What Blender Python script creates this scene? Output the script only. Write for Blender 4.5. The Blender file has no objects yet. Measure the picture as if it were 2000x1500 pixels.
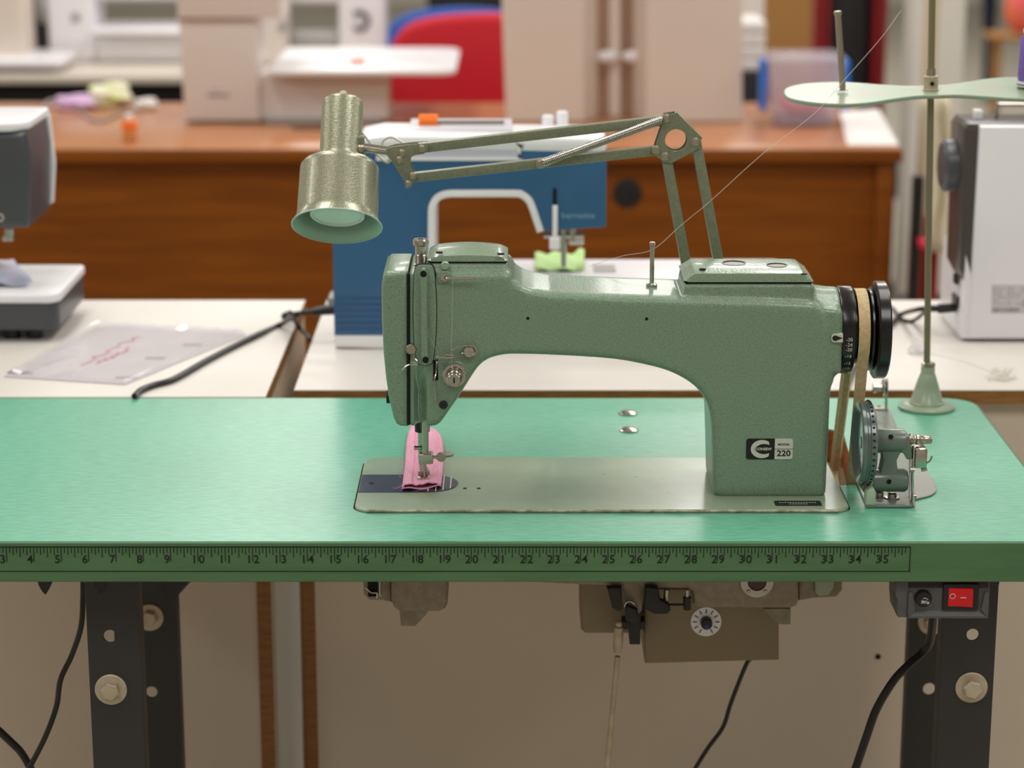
import bpy, bmesh, math, random
from mathutils import Vector, Matrix
import numpy as np
random.seed(7)
sc = bpy.context.scene
R = math.radians

# ---------------------------------------------------------------- camera
FPX = 4500.0; PITCH = R(14.3)
CAMP = Vector((0.0, -2.031, 1.418))
cam_d = bpy.data.cameras.new('camera'); cam = bpy.data.objects.new('camera', cam_d)
sc.collection.objects.link(cam); sc.camera = cam
cam.location = CAMP; cam.rotation_euler = (math.pi/2 - PITCH, 0, 0)
cam_d.sensor_width = 36; cam_d.lens = 81; cam_d.clip_start = 0.05; cam_d.clip_end = 60
cam_d.dof.use_dof = True; cam_d.dof.focus_distance = 2.22; cam_d.dof.aperture_fstop = 4.6
sc.view_settings.view_transform = 'Standard'; sc.view_settings.look = 'None'
sc.view_settings.gamma = 1.0; sc.view_settings.use_curve_mapping = False
sc.view_settings.exposure = -1.36

w = bpy.data.worlds.new('world'); sc.world = w; w.use_nodes = True
w.node_tree.nodes['Background'].inputs[0].default_value = (1, .95, .9, 1)
w.node_tree.nodes['Background'].inputs[1].default_value = 0.15

CEIL = 2.95
LIGHTS = [(x, y) for x in (-3.5, -0.87, .95, 3.4) for y in (-1.6, 0.75, 3.2, 6.2, 9.5)]
def lamp_panel(x, y, power=62):
    l = bpy.data.lights.new('ceiling_light', 'AREA'); l.shape = 'RECTANGLE'; l.size = .6; l.size_y = 1.2
    l.energy = power; l.color = (1, .972, .935)
    o = bpy.data.objects.new('ceiling_panel_light', l); sc.collection.objects.link(o); o.location = (x, y, CEIL-.06)
for (x, y) in LIGHTS: lamp_panel(x, y, 48 if y < 3 else 66)

# ---------------------------------------------------------------- geometry of the view (places a photo point on a real plane)
def ray(px, py):
    a = (px-1000)/FPX; b = -(py-750)/FPX
    c, s = math.cos(PITCH), math.sin(PITCH)
    return Vector((a, c + b*s, -s + b*c))
def PY(px, py, Y):
    r = ray(px, py); t = (Y-CAMP.y)/r.y; return CAMP + r*t
def PZ(px, py, z):
    r = ray(px, py); t = (z-CAMP.z)/r.z; return CAMP + r*t

# ---------------------------------------------------------------- materials
def lin(c):
    c = c/255
    return c/12.92 if c <= .04045 else ((c+.055)/1.055)**2.4
def col(rgb): return (lin(rgb[0]), lin(rgb[1]), lin(rgb[2]), 1)
def mat(name, rgb, rough=.5, metal=0, coat=0, var=0, vscale=30, rgb2=None, bump=0, bscale=200, stretch=None,
        alpha=1, trans=0, emit=0, spec=.5, speck=None, wave=False, sheen=0):
    m = bpy.data.materials.new(name); m.use_nodes = True
    nt = m.node_tree; N = nt.nodes; L = nt.links; b = N['Principled BSDF']
    b.inputs['Base Color'].default_value = col(rgb)
    b.inputs['Roughness'].default_value = rough; b.inputs['Metallic'].default_value = metal
    b.inputs['Coat Weight'].default_value = coat; b.inputs['Coat Roughness'].default_value = .08
    b.inputs['Alpha'].default_value = alpha; b.inputs['Transmission Weight'].default_value = trans
    b.inputs['Specular IOR Level'].default_value = spec
    if sheen: b.inputs['Sheen Weight'].default_value = sheen
    if emit:
        b.inputs['Emission Color'].default_value = col(rgb); b.inputs['Emission Strength'].default_value = emit
    tc = N.new('ShaderNodeTexCoord'); src = tc.outputs['Object']
    if stretch:
        mp = N.new('ShaderNodeMapping'); mp.inputs['Scale'].default_value = stretch
        L.new(src, mp.inputs['Vector']); src = mp.outputs[0]
    c_out = None
    if rgb2 is not None:
        if wave:
            n = N.new('ShaderNodeTexWave'); n.inputs['Scale'].default_value = vscale
            n.inputs['Distortion'].default_value = 6; n.inputs['Detail'].default_value = 3
        else:
            n = N.new('ShaderNodeTexNoise'); n.inputs['Scale'].default_value = vscale; n.inputs['Detail'].default_value = 4
        r = N.new('ShaderNodeValToRGB')
        r.color_ramp.elements[0].color = col(rgb); r.color_ramp.elements[0].position = .38
        r.color_ramp.elements[1].color = col(rgb2); r.color_ramp.elements[1].position = .62
        L.new(src, n.inputs['Vector']); L.new(n.outputs[0], r.inputs[0]); c_out = r.outputs[0]
    if speck:
        srgb, ssc, thr = speck
        n = N.new('ShaderNodeTexNoise'); n.inputs['Scale'].default_value = ssc; n.inputs['Detail'].default_value = 2
        r = N.new('ShaderNodeValToRGB'); r.color_ramp.elements[0].position = thr; r.color_ramp.elements[1].position = thr+.07
        mx = N.new('ShaderNodeMix'); mx.data_type = 'RGBA'
        L.new(tc.outputs['Object'], n.inputs['Vector']); L.new(n.outputs[0], r.inputs[0]); L.new(r.outputs[0], mx.inputs[0])
        if c_out: L.new(c_out, mx.inputs[6])
        else: mx.inputs[6].default_value = col(rgb)
        mx.inputs[7].default_value = col(srgb); c_out = mx.outputs[2]
    if c_out: L.new(c_out, b.inputs['Base Color'])
    if bump:
        n = N.new('ShaderNodeTexNoise'); n.inputs['Scale'].default_value = bscale; n.inputs['Detail'].default_value = 3
        bp = N.new('ShaderNodeBump'); bp.inputs['Strength'].default_value = bump; bp.inputs['Distance'].default_value = .001
        L.new(src, n.inputs['Vector']); L.new(n.outputs[0], bp.inputs['Height']); L.new(bp.outputs[0], b.inputs['Normal'])
    return m

M = {}
M['laminate'] = mat('mint_laminate', (94,172,141), .31, spec=.62, rgb2=(112,185,156), vscale=60, stretch=(1,4,1), bump=.08, bscale=500)
M['edge'] = mat('green_edging', (82,122,82), .45, rgb2=(75,113,75), vscale=12, stretch=(1,1,8))
M['rawwood'] = mat('raw_board', (176,110,60), .8, rgb2=(140,80,40), vscale=120)
M['ink'] = mat('black_ink', (14,16,14), .6)
M['hammer'] = mat('hammered_green_enamel', (128,154,131), .28, spec=.6, coat=.22, rgb2=(116,141,119), vscale=600, bump=.5, bscale=520, speck=((98,121,100), 700, .60))
M['hammer2'] = mat('hammered_green_cover', (134,158,134), .25, spec=.7, coat=.3, rgb2=(126,150,126), vscale=500, bump=.5, bscale=330, speck=((110,134,111), 700, .62))
M['bed'] = mat('bed_enamel', (150,169,144), .26, spec=.55, coat=.2, rgb2=(144,163,138), vscale=20, speck=((90,92,76), 60, .74))
M['steel'] = mat('polished_steel', (190,186,178), .18, metal=1)
M['brass'] = mat('worn_nickel', (178,171,156), .3, metal=1)
M['worn'] = mat('worn_lip', (190,185,165), .4, rgb2=(130,125,105), vscale=90, metal=.3)
M['bluing'] = mat('dark_polished_plate', (104,106,122), .25, metal=.8, rgb2=(84,86,102), vscale=15)
M['blackgloss'] = mat('black_gloss_enamel', (9,9,10), .26, coat=.12, spec=.5)
M['black'] = mat('black_plastic', (20,20,21), .45)
M['blackhole'] = mat('black_recess', (6,6,6), .9)
M['belt'] = mat('tan_belt', (205,182,140), .75, rgb2=(190,165,122), vscale=200, bump=.3, bscale=600)
M['lampgreen'] = mat('lamp_hammertone', (152,154,130), .27, metal=.45, coat=.3, rgb2=(170,172,148), vscale=600, bump=.3, bscale=600, speck=((132,135,112), 800, .6))
M['lampin'] = mat('lamp_inside', (186,212,198), .3)
M['armgreen'] = mat('arm_enamel', (124,130,108), .35, metal=.25, rgb2=(134,140,118), vscale=300, bump=.2, bscale=500)
M['winder'] = mat('winder_enamel', (112,126,116), .28, coat=.25, rgb2=(104,118,108), vscale=40)
M['wheelgrey'] = mat('winder_wheel_grey', (100,116,112), .22, coat=.4, rgb2=(90,104,100), vscale=30)
M['stand'] = mat('stand_enamel', (142,168,144), .32, coat=.1, rgb2=(150,160,138), vscale=30, bump=.2, bscale=200)
M['pink'] = mat('pink_cotton', (236,168,196), .9, rgb2=(226,150,182), vscale=80, stretch=(8,1,1), bump=.3, bscale=900, sheen=.2)
M['pinkdark'] = mat('pink_inner', (205,80,125), .9)
M['whitethread'] = mat('white_thread', (225,220,210), .7)
M['silver'] = mat('silver_print', (205,205,195), .45)
M['whiteink'] = mat('white_ink', (225,225,220), .5)
M['legblack'] = mat('leg_black_enamel', (46,46,48), .45, rgb2=(42,42,43), vscale=10)
M['zinc'] = mat('zinc_washer', (196,184,162), .5, metal=.35, rgb2=(176,162,140), vscale=60)
M['cast'] = mat('cast_aluminium', (150,140,122), .55, metal=.15, rgb2=(136,126,110), vscale=120, bump=.3, bscale=300)
M['motor'] = mat('motor_case_tan', (138,122,96), .5)
M['switchgrey'] = mat('switch_box_grey', (84,84,86), .4)
M['redswitch'] = mat('red_switch', (205,8,20), .3, emit=.06)
M['cable'] = mat('black_cable', (16,16,16), .35)
M['whitetop'] = mat('white_table_laminate', (226,221,214), .42, rgb2=(222,217,210), vscale=5)
M['whitepanel'] = mat('white_table_panel', (222,208,190), .55, rgb2=(218,204,186), vscale=3)
M['ply'] = mat('plywood_edge', (160,112,58), .6, rgb2=(136,92,44), vscale=40, stretch=(1,1,12))
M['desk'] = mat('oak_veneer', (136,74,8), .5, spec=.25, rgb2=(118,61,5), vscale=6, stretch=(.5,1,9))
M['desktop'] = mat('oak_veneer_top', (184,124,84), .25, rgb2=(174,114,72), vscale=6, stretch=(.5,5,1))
M['blue'] = mat('blue_plastic', (56,100,142), .35, spec=.4)
M['whiteplastic'] = mat('white_plastic', (240,239,244), .3)
M['offwhite'] = mat('warm_white_plastic', (226,217,211), .4)
M['greyplastic'] = mat('charcoal_plastic', (70,72,78), .35)
M['midgrey'] = mat('mid_grey_plastic', (160,158,156), .45)
M['sidegrey'] = mat('side_dark_plastic', (74,66,66), .3)
M['orange'] = mat('orange_plastic', (250,120,20), .4)
M['green'] = mat('lime_cloth', (188,222,152), .9)
M['paper'] = mat('paper', (232,226,224), .7)
M['redink'] = mat('red_ink', (220,110,120), .7)
M['greyink'] = mat('grey_ink', (140,140,142), .7)
M['sleeve'] = mat('clear_sleeve', (225,222,225), .10, alpha=.38, spec=.8)
M['cream'] = mat('cream_board', (224,211,200), .6)
M['red'] = mat('red_chair_fabric', (196,14,34), .7)
M['bluechair'] = mat('blue_chair_fabric', (40,96,190), .7)
M['redblack'] = mat('dark_red_plastic', (150,20,28), .5)
M['chairblack'] = mat('black_chair_mesh', (24,22,24), .6)
M['tub'] = mat('clear_tub', (222,216,230), .25, alpha=.3)
M['rod'] = mat('dull_rod', (140,132,108), .4, metal=.5)
M['tubblue'] = mat('blue_clip', (30,120,225), .4)
M['hotpink'] = mat('pink_stuff', (246,130,165), .8)
M['violet'] = mat('violet_thread', (110,84,170), .6, rgb2=(130,104,190), vscale=200, stretch=(1,1,8))
M['lilac'] = mat('lilac_cloth', (214,180,220), .9)
M['floor'] = mat('grey_vinyl_floor', (186,180,166), .35, rgb2=(176,170,156), vscale=4)
M['wall'] = mat('white_wall', (226,222,214), .8)
M['ceil'] = mat('ceiling_tile', (232,230,224), .85)
M['pillar'] = mat('pillar_paint', (226,222,214), .6)
M['navy'] = mat('navy_cloth', (20,24,42), .9)
M['bag'] = mat('orange_bag', (240,120,70), .7, rgb2=(236,90,110), vscale=5)
M['carton'] = mat('brown_carton', (170,122,66), .8)
M['rag'] = mat('cream_rag', (222,212,186), .9, bump=.4, bscale=60)
M['diffuser'] = mat('light_frame', (235,235,232), .6)

# ---------------------------------------------------------------- mesh helpers
C = sc.collection
def thing(name, label, cat, loc=(0,0,0), group=None, kind=None):
    o = bpy.data.objects.new(name, None); C.objects.link(o); o.empty_display_size = .02
    o.location = loc; o['label'] = label; o['category'] = cat
    if group: o['group'] = group
    return o
def tag(o, label, cat, group=None):
    o['label'] = label; o['category'] = cat
    if group: o['group'] = group
    return o
class MB:
    def __init__(s): s.b = bmesh.new()
    def box(s, lo, hi, bev=0, seg=3, rot=None, about=None):
        lo = Vector(lo); hi = Vector(hi); c = (lo+hi)/2; d = hi-lo
        r = bmesh.ops.create_cube(s.b, size=1); vs = r['verts']
        for v in vs: v.co = Vector((v.co.x*d.x, v.co.y*d.y, v.co.z*d.z))
        if bev:
            es = list({e for v in vs for e in v.link_edges})
            o = bmesh.ops.bevel(s.b, geom=es, offset=bev, segments=seg, profile=.5, affect='EDGES')
            vs = list({v for f in o['faces'] for v in f.verts} | {v for v in vs if v.is_valid})
        for v in vs: v.co = (rot @ v.co if rot is not None else v.co) + c
        return s
    def lathe(s, o, axis, prof, seg=32, caps=True):
        o = Vector(o); a = Vector(axis).normalized()
        u = a.orthogonal().normalized(); v = a.cross(u)
        rings = []
        for (r, h) in prof:
            rings.append([s.b.verts.new(o + a*h + (u*math.cos(2*math.pi*i/seg)+v*math.sin(2*math.pi*i/seg))*max(r,1e-5)) for i in range(seg)])
        for k in range(len(rings)-1):
            for i in range(seg):
                j = (i+1) % seg
                s.b.faces.new((rings[k][i], rings[k][j], rings[k+1][j], rings[k+1][i]))
        if caps:
            s.b.faces.new(rings[0][::-1]); s.b.faces.new(rings[-1])
        return s
    def cyl(s, p0, p1, r0, r1=None, seg=24):
        p0 = Vector(p0); p1 = Vector(p1); r1 = r0 if r1 is None else r1
        return s.lathe(p0, p1-p0, [(r0, 0), (r1, (p1-p0).length)], seg)
    def tube(s, pts, r, seg=10, spline=True, sub=6, closed=False):
        pts = [Vector(p) for p in pts]
        if spline and len(pts) > 2:
            out = []
            n = len(pts); rng = range(n) if closed else range(n-1)
            for i in rng:
                p0 = pts[(i-1) % n] if (closed or i > 0) else pts[0]*2-pts[1]
                p1 = pts[i]; p2 = pts[(i+1) % n]
                p3 = pts[(i+2) % n] if (closed or i+2 < n) else p2*2-p1
                for k in range(sub):
                    t = k/sub
                    out.append(.5*((2*p1)+(p2-p0)*t+(2*p0-5*p1+4*p2-p3)*t*t+(3*p1-p0-3*p2+p3)*t**3))
            if not closed: out.append(pts[-1])
            pts = out
        n = len(pts); rings = []; up = None
        for i, p in enumerate(pts):
            a = pts[(i+1) % n] if (closed or i < n-1) else p
            b_ = pts[(i-1) % n] if (closed or i > 0) else p
            t = (a-b_).normalized()
            if up is None: up = t.orthogonal().normalized()
            up = (up - t*up.dot(t)).normalized(); sd = t.cross(up)
            rr = r(i/(n-1)) if callable(r) else r
            rings.append([s.b.verts.new(p+(up*math.cos(2*math.pi*k/seg)+sd*math.sin(2*math.pi*k/seg))*rr) for k in range(seg)])
        for i in range(n if closed else n-1):
            A, B = rings[i], rings[(i+1) % n]
            for k in range(seg):
                j = (k+1) % seg; s.b.faces.new((A[k], A[j], B[j], B[k]))
        if not closed: s.b.faces.new(rings[0][::-1]); s.b.faces.new(rings[-1])
        return s
    def prism(s, poly, h0, h1, plane='XZ', holes=(), bev=0, seg=2, M4=None):
        """poly: 2-D points; extruded from h0 to h1 along the third axis"""
        b = bmesh.new()
        def mk(p, h):
            if plane == 'XZ': return Vector((p[0], h, p[1]))
            if plane == 'XY': return Vector((p[0], p[1], h))
            return Vector((h, p[0], p[1]))
        loops = [poly]+list(holes)
        if not holes:
            vs = [b.verts.new(mk(p, h0)) for p in poly]
            b.faces.new(vs)
        else:
            es = []
            for lp in loops:
                vs = [b.verts.new(mk(p, h0)) for p in lp]
                for i in range(len(vs)): es.append(b.edges.new((vs[i], vs[(i+1) % len(vs)])))
            bmesh.ops.triangle_fill(b, edges=es, use_beauty=True, use_dissolve=False)
        b.faces.ensure_lookup_table()
        ex = bmesh.ops.extrude_face_region(b, geom=list(b.faces))
        nv = [g for g in ex['geom'] if isinstance(g, bmesh.types.BMVert)]
        d = mk((0, 0), h1)-mk((0, 0), h0)
        for v in nv: v.co += d
        bmesh.ops.recalc_face_normals(b, faces=list(b.faces))
        if bev:
            def cap(f):
                n = mk((0,0),1).normalized(); return abs(f.normal.dot(n)) > .99
            es = [e for e in b.edges if len(e.link_faces) == 2 and cap(e.link_faces[0]) != cap(e.link_faces[1])]
            bmesh.ops.bevel(b, geom=es, offset=bev, segments=seg, profile=.5, affect='EDGES', clamp_overlap=True)
        me = bpy.data.meshes.new('t'); b.to_mesh(me); b.free()
        if M4 is not None: me.transform(M4)
        s.b.from_mesh(me); bpy.data.meshes.remove(me)
        return s
    def sphere(s, c, r, sx=1, sy=1, sz=1, seg=20):
        o = bmesh.ops.create_uvsphere(s.b, u_segments=seg, v_segments=seg//2, radius=r)
        for v in o['verts']: v.co = Vector((v.co.x*sx, v.co.y*sy, v.co.z*sz))+Vector(c)
        return s
    def torus(s, c, axis, R_, r, seg=36):
        c = Vector(c); a = Vector(axis).normalized(); u = a.orthogonal().normalized(); v = a.cross(u)
        return s.tube([c+(u*math.cos(2*math.pi*i/seg)+v*math.sin(2*math.pi*i/seg))*R_ for i in range(seg)], r, 8, False, closed=True)
    def grid(s, rows, thick=0):
        vs = [[s.b.verts.new(Vector(p)) for p in r] for r in rows]
        for i in range(len(vs)-1):
            for j in range(len(vs[0])-1):
                s.b.faces.new((vs[i][j], vs[i][j+1], vs[i+1][j+1], vs[i+1][j]))
        return s
    def text(s, txt, o, size, right=(1,0,0), up=(0,0,1), depth=.0003, align='CENTER', bold=0, sx=1, M4=None):
        cu = bpy.data.curves.new('t', 'FONT'); cu.body = txt; cu.size = 1; cu.align_x = align; cu.align_y = 'CENTER'
        cu.extrude = .5; cu.offset = bold; cu.resolution_u = 3
        ob = bpy.data.objects.new('t', cu); C.objects.link(ob)
        bpy.context.view_layer.update()
        me = bpy.data.meshes.new_from_object(ob)
        r = Vector(right).normalized(); u = Vector(up).normalized(); n = r.cross(u)
        m = Matrix(((r.x*size*sx, u.x*size, n.x*depth, o[0]), (r.y*size*sx, u.y*size, n.y*depth, o[1]), (r.z*size*sx, u.z*size, n.z*depth, o[2]), (0,0,0,1)))
        me.transform(m)
        if M4 is not None: me.transform(M4)
        s.b.from_mesh(me); bpy.data.objects.remove(ob); bpy.data.curves.remove(cu); bpy.data.meshes.remove(me)
        return s
    def build(s, name, m, parent=None, smooth=35, bevel=0, recalc=True, sub=0, solid=0):
        if recalc: bmesh.ops.recalc_face_normals(s.b, faces=list(s.b.faces))
        me = bpy.data.meshes.new(name); s.b.to_mesh(me); s.b.free()
        me.materials.append(M[m] if isinstance(m, str) else m)
        o = bpy.data.objects.new(name, me); C.objects.link(o)
        if smooth:
            me.polygons.foreach_set('use_smooth', [True]*len(me.polygons))
            me.set_sharp_from_angle(angle=R(smooth))
        if solid:
            md = o.modifiers.new('solid', 'SOLIDIFY'); md.thickness = solid; md.offset = 0
        if bevel:
            md = o.modifiers.new('bevel', 'BEVEL'); md.width = bevel; md.segments = 3; md.limit_method = 'ANGLE'; md.angle_limit = R(40)
            md.harden_normals = False
        if sub:
            md = o.modifiers.new('sub', 'SUBSURF'); md.levels = sub; md.render_levels = sub
        if parent is not None:
            o.parent = parent
            if parent.type == 'EMPTY': o.matrix_parent_inverse = parent.matrix_basis.inverted()
        return o
def struct(name, mb, m, **k):
    o = mb.build(name, m, **k); o['kind'] = 'structure'; return o
def copy_tree(o, parent=None):
    c = o.copy(); C.objects.link(c)
    if parent is not None: c.parent = parent
    for ch in [x for x in bpy.data.objects if x.parent == o]: copy_tree(ch, c)
    return c
def rrect(x0, y0, x1, y1, r, n=6):
    if not isinstance(r, (list, tuple)): r = [r]*4
    pts = []
    for (cx, cy, a0, rr) in ((x1-r[0], y1-r[0], 0, r[0]), (x0+r[1], y1-r[1], 90, r[1]), (x0+r[2], y0+r[2], 180, r[2]), (x1-r[3], y0+r[3], 270, r[3])):
        for k in range(n+1):
            a = R(a0+90*k/n); pts.append((cx+rr*math.cos(a), cy+rr*math.sin(a)))
    return pts
def circ(cx, cy, r, n=24, ry=None):
    ry = ry or r
    return [(cx+r*math.cos(2*math.pi*i/n), cy+ry*math.sin(2*math.pi*i/n)) for i in range(n)]
def smooth_poly(pts, sub=4, closed=False):
    out = []; n = len(pts)
    for i in range(n-1 if not closed else n):
        p0 = pts[i-1] if (i > 0 or closed) else pts[0]; p1 = pts[i]; p2 = pts[(i+1) % n]; p3 = pts[(i+2) % n] if (closed or i+2 < n) else pts[-1]
        for k in range(sub):
            t = k/sub
            out.append(tuple(.5*(2*p1[c]+(p2[c]-p0[c])*t+(2*p0[c]-5*p1[c]+4*p2[c]-p3[c])*t*t+(3*p1[c]-p0[c]-3*p2[c]+p3[c])*t**3) for c in (0,1)))
    if not closed: out.append(tuple(pts[-1]))
    return out
def xz(px, py, Y): p = PY(px, py, Y); return (p.x, p.z)
def xy(px, py, z): p = PZ(px, py, z); return (p.x, p.y)
# ================================================================ THE ROOM
XL, XR, YN, YF = -6.0, 7.0, -4.5, 14.5
struct('floor', MB().box((XL, YN, -.05), (XR, YF, 0)), 'floor')
struct('ceiling', MB().box((XL, YN, CEIL), (XR, YF, CEIL+.05)), 'ceil')
struct('wall_left', MB().box((XL-.1, YN, 0), (XL, YF, CEIL)), 'wall')
struct('wall_right', MB().box((XR, YN, 0), (XR+.1, YF, CEIL)), 'wall')
struct('wall_near', MB().box((XL, YN-.1, 0), (XR, YN, CEIL)), 'wall')
struct('wall_far', MB().box((XL, YF, 0), (XR, YF+.1, CEIL)), 'wall')
pl0 = PZ(1742, 560, 0)
struct('trim_1', MB().box((1.0, 3.75, 0), (1.13, 3.9, CEIL), bev=.01), 'pillar')      # painted square column behind the brown desk
# ================================================================ GREEN SEWING TABLE
TZ = .75; TB = PY(1000, 1133, 0).z           # top and underside of the table top
BX0, BX1 = -.1525, .3265; BY0, BY1 = .087, .271  # machine bed
table = thing('sewing_table', 'long mint green laminate sewing table with printed ruler along its front edge', 'table', (-.08, .26, 0))
outer = rrect(-.694, 0, .526, .524, [.035, .035, .02, .02])
g = .0015
slot = [(BX1+g, BY0+.028)]
hole = []
# cutout outline, anticlockwise from lower left: the bed recess with the belt slot beside its right end
for (cx, cy, a0, rr) in ((BX1+g-.02, BY0-g+.02, 270, .02),):
    for k in range(7):
        a = R(a0+90*k/6); hole.append((cx+rr*math.cos(a), cy+rr*math.sin(a)))
hole += [(BX1+g, .178), (BX1+.020, .182), (BX1+.032, .365), (BX1+.028, .383), (BX1+.018, .392), (BX1+.006, .390), (BX1-.004, .375), (BX1-.010, BY1+g)]
for (cx, cy, a0, rr) in ((BX0-g+.02, BY1+g-.02, 90, .02), (BX0-g+.02, BY0-g+.02, 180, .02)):
    for k in range(7):
        a = R(a0+90*k/6); hole.append((cx+rr*math.cos(a), cy+rr*math.sin(a)))
MB().prism(outer, TZ-.0012, TZ, 'XY', holes=[hole]).build('tabletop', 'laminate', table)
MB().prism(outer, TB, TZ-.0012, 'XY', holes=[hole]).build('board_core', 'rawwood', table)
# edging band wraps the board
ro = rrect(-.697, -.003, .529, .527, [.037, .037, .022, .022])
ri = rrect(-.6942, -.0002, .5262, .5242, [.035, .035, .02, .02])
MB().prism(ro, TB-.001, TZ-.0004, 'XY', holes=[ri]).build('edge_band', 'edge', table, bevel=.0012)
# ruler
rl = MB(); rn = MB(); FY = -.0033
def rx(n): return 867+53.45*(n-19)
def rline(x0, y0, x1, y1, wpx=1.3):
    a = PY(x0, y0, FY); b_ = PY(x1, y1, FY); h = wpx/2100/2
    if abs(x1-x0) > abs(y1-y0): rl.box((a.x, FY, a.z-h), (b_.x, FY+.0004, a.z+h))
    else: rl.box((a.x-h, FY, b_.z), (a.x+h, FY+.0004, a.z))
rline(rx(-.3), 1068.5, rx(36.05), 1068.5, 2.2); rline(rx(-.3), 1116, rx(36.05), 1116, 1.6); rline(rx(36.05), 1068, rx(36.05), 1116, 2)
for i in range(0, 36*8):
    n = i/8
    L_ = 28 if i % 8 == 0 else 20 if i % 8 == 4 else 15 if i % 2 == 0 else 11
    if n > 35.9 or n < -.2: continue
    rline(rx(n), 1069, rx(n), 1069+L_, 1.7)
for n in range(1, 36):
    p = PY(rx(n), 1093, FY)
    if n < 10:
        rn.text(str(n), (p.x-.0030, FY, p.z), .0112, align='CENTER', depth=.0004, bold=.008)
    else:
        s_ = str(n)
        rn.text(s_[0], (p.x-.0030, FY, p.z), .0112, depth=.0004, bold=.008); rn.text(s_[1], (p.x+.0038, FY, p.z), .0112, depth=.0004, bold=.008)
rul = rl.build('ruler', 'ink', table, smooth=0); rn.build('ruler_numbers', 'ink', rul, smooth=0)
# legs : channel posts
def post(px0, px1, Y, holes_px, nm='leg'):
    a = PY(px0, 1200, Y).x; b_ = PY(px1, 1200, Y).x
    hs = [circ(PY(hx, hy, Y).x, PY(hx, hy, Y).z, hr/2050) for hx, hy, hr in holes_px]
    m_ = MB().prism([(a, 0.02), (b_, 0.02), (b_, TB-.004), (a, TB-.004)], Y, Y+.003, 'XZ', holes=hs or ())
    m_.box((a, Y+.003, .02), (a+.003, Y+.024, TB-.004)).box((b_-.003, Y+.003, .02), (b_, Y+.024, TB-.004))
    return m_.build(nm, 'legblack', table, smooth=0, bevel=.001), a, b_
def bolt(par, px, py, Y, s=1):
    p = PY(px, py, Y)
    MB().lathe((p.x, Y, p.z), (0,-1,0), [(.0155*s, 0), (.0155*s, .0018), (.0145*s, .0025), (.0075*s, .0025)], 32).build('washer', 'zinc', par)
    MB().lathe((p.x, Y-.0026, p.z), (0,-1,0), [(.0095*s, 0), (.0095*s, .006), (.008*s, .0075)], 6).build('bolt_head', 'zinc', par, smooth=0)
l1, a, b_ = post(168, 272, .045, [(215, 1243, 13)]); bolt(l1, 217, 1346, .0448)
MB().box((a-.002, .043, TB-.018), (b_+.004, .10, TB-.002)).build('top_bracket', 'legblack', l1, bevel=.001)
l2, a, b_ = post(221, 345, .36, [(296, 1352, 13)]); bolt(l2, 292, 1205, .3598)
MB().prism([xz(325, 1128, .36), xz(378, 1128, .36), xz(338, 1172, .36), xz(328, 1172, .36)], .355, .359).build('gusset', 'legblack', l2)
l3, a, b_ = post(1842, 1948, .045, [(1900, 1240, 12)]); bolt(l3, 1897, 1342, .0448)
MB().box((a-.004, .043, TB-.02), (b_+.0, .10, TB-.002)).build('top_bracket', 'legblack', l3, bevel=.001)
l4, a, b_ = post(1778, 1880, .36, [(1815, 1346, 14)]); bolt(l4, 1820, 1213, .3598)
fb = MB()
for lx in (-.35, .385):
    fb = MB().box((lx-.03, .02, 0), (lx+.03, .5, .03), bev=.004); fb.build('foot', 'legblack', table)
# pointed black clips under the table edge
for (x0, x1, nm) in ((75, 107, 'clip'), (183, 217, 'clip')):
    m_ = MB().prism(smooth_poly([xz(x0, 1125, .03), xz(x0+2, 1140, .03), xz((x0+x1)/2-3, 1157, .03), xz((x0+x1)/2+3, 1154, .03), xz(x1, 1126, .03)], 3), .026, .034)
    m_.build(nm, 'black', table)
# two steel plugs in the table top
for k, (px, py, lb) in enumerate(((1226, 808, 'flat steel disc plug in the green tabletop, the farther of two behind the machine arm'), (1228, 841, 'flat steel disc plug in the green tabletop, the nearer of two behind the machine arm'))):
    p = PZ(px, py, TZ)
    o = MB().lathe((p.x, p.y, TZ+.0002), (0,0,1), [(.0104, 0), (.0104, .0012), (.008, .0022), (.0004, .0026)], 32).build('hinge_plug', 'steel'); tag(o, lb, 'plug', 'steel plugs in the green tabletop')
p = PZ(868, 888, TZ)
o = MB().lathe((p.x, p.y, TZ+.0002), (0,0,1), [(.0095, 0), (.0095, .001), (.008, .0018), (.0004, .0018)], 32).build('round_cap', 'cast'); tag(o, 'dull grey round cap in the green tabletop beside the pink fabric', 'cap')
# ================================================================ WHITE TABLES behind
def white_table(x0, x1, y0, y1, label, panel_extra=None):
    t = thing('work_table', label, 'table', ((x0+x1)/2, (y0+y1)/2, 0), 'white work tables')
    th = .017
    MB().box((x0, y0, TZ-.0015), (x1, y1, TZ)).build('tabletop', 'whitetop', t, bevel=.0005)
    MB().box((x0, y0, TZ-th), (x1, y1, TZ-.0015)).build('edge_board', 'ply', t)
    for (a, b_) in ((x0+.001, x0+.018), (x1-.018, x1-.001)):
        e = MB().box((a, y0+.012, .01), (b_, y1-.01, TZ-th)).build('end_panel', 'whitepanel', t)
        MB().box((a, y0+.010, .01), (b_, y0+.012, TZ-th)).build('panel_edge', 'ply', e)
    MB().box((x0+.018, y0+.016, .03), (x1-.018, y0+.032, TZ-th)).build('front_panel', 'whitepanel', t)
    return t
YB = 1.03
xg0 = PZ(521, 770, TZ).x; xg1 = PZ(571, 770, TZ).x
white_table(-1.75, xg0, .53, PZ(300, 586, TZ).y, 'white topped work table on the left carrying the plastic packet')
wt = white_table(xg1, 1.25, .562, PZ(300, 586, TZ).y, 'white topped work table on the right carrying the blue sewing machine')
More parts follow.
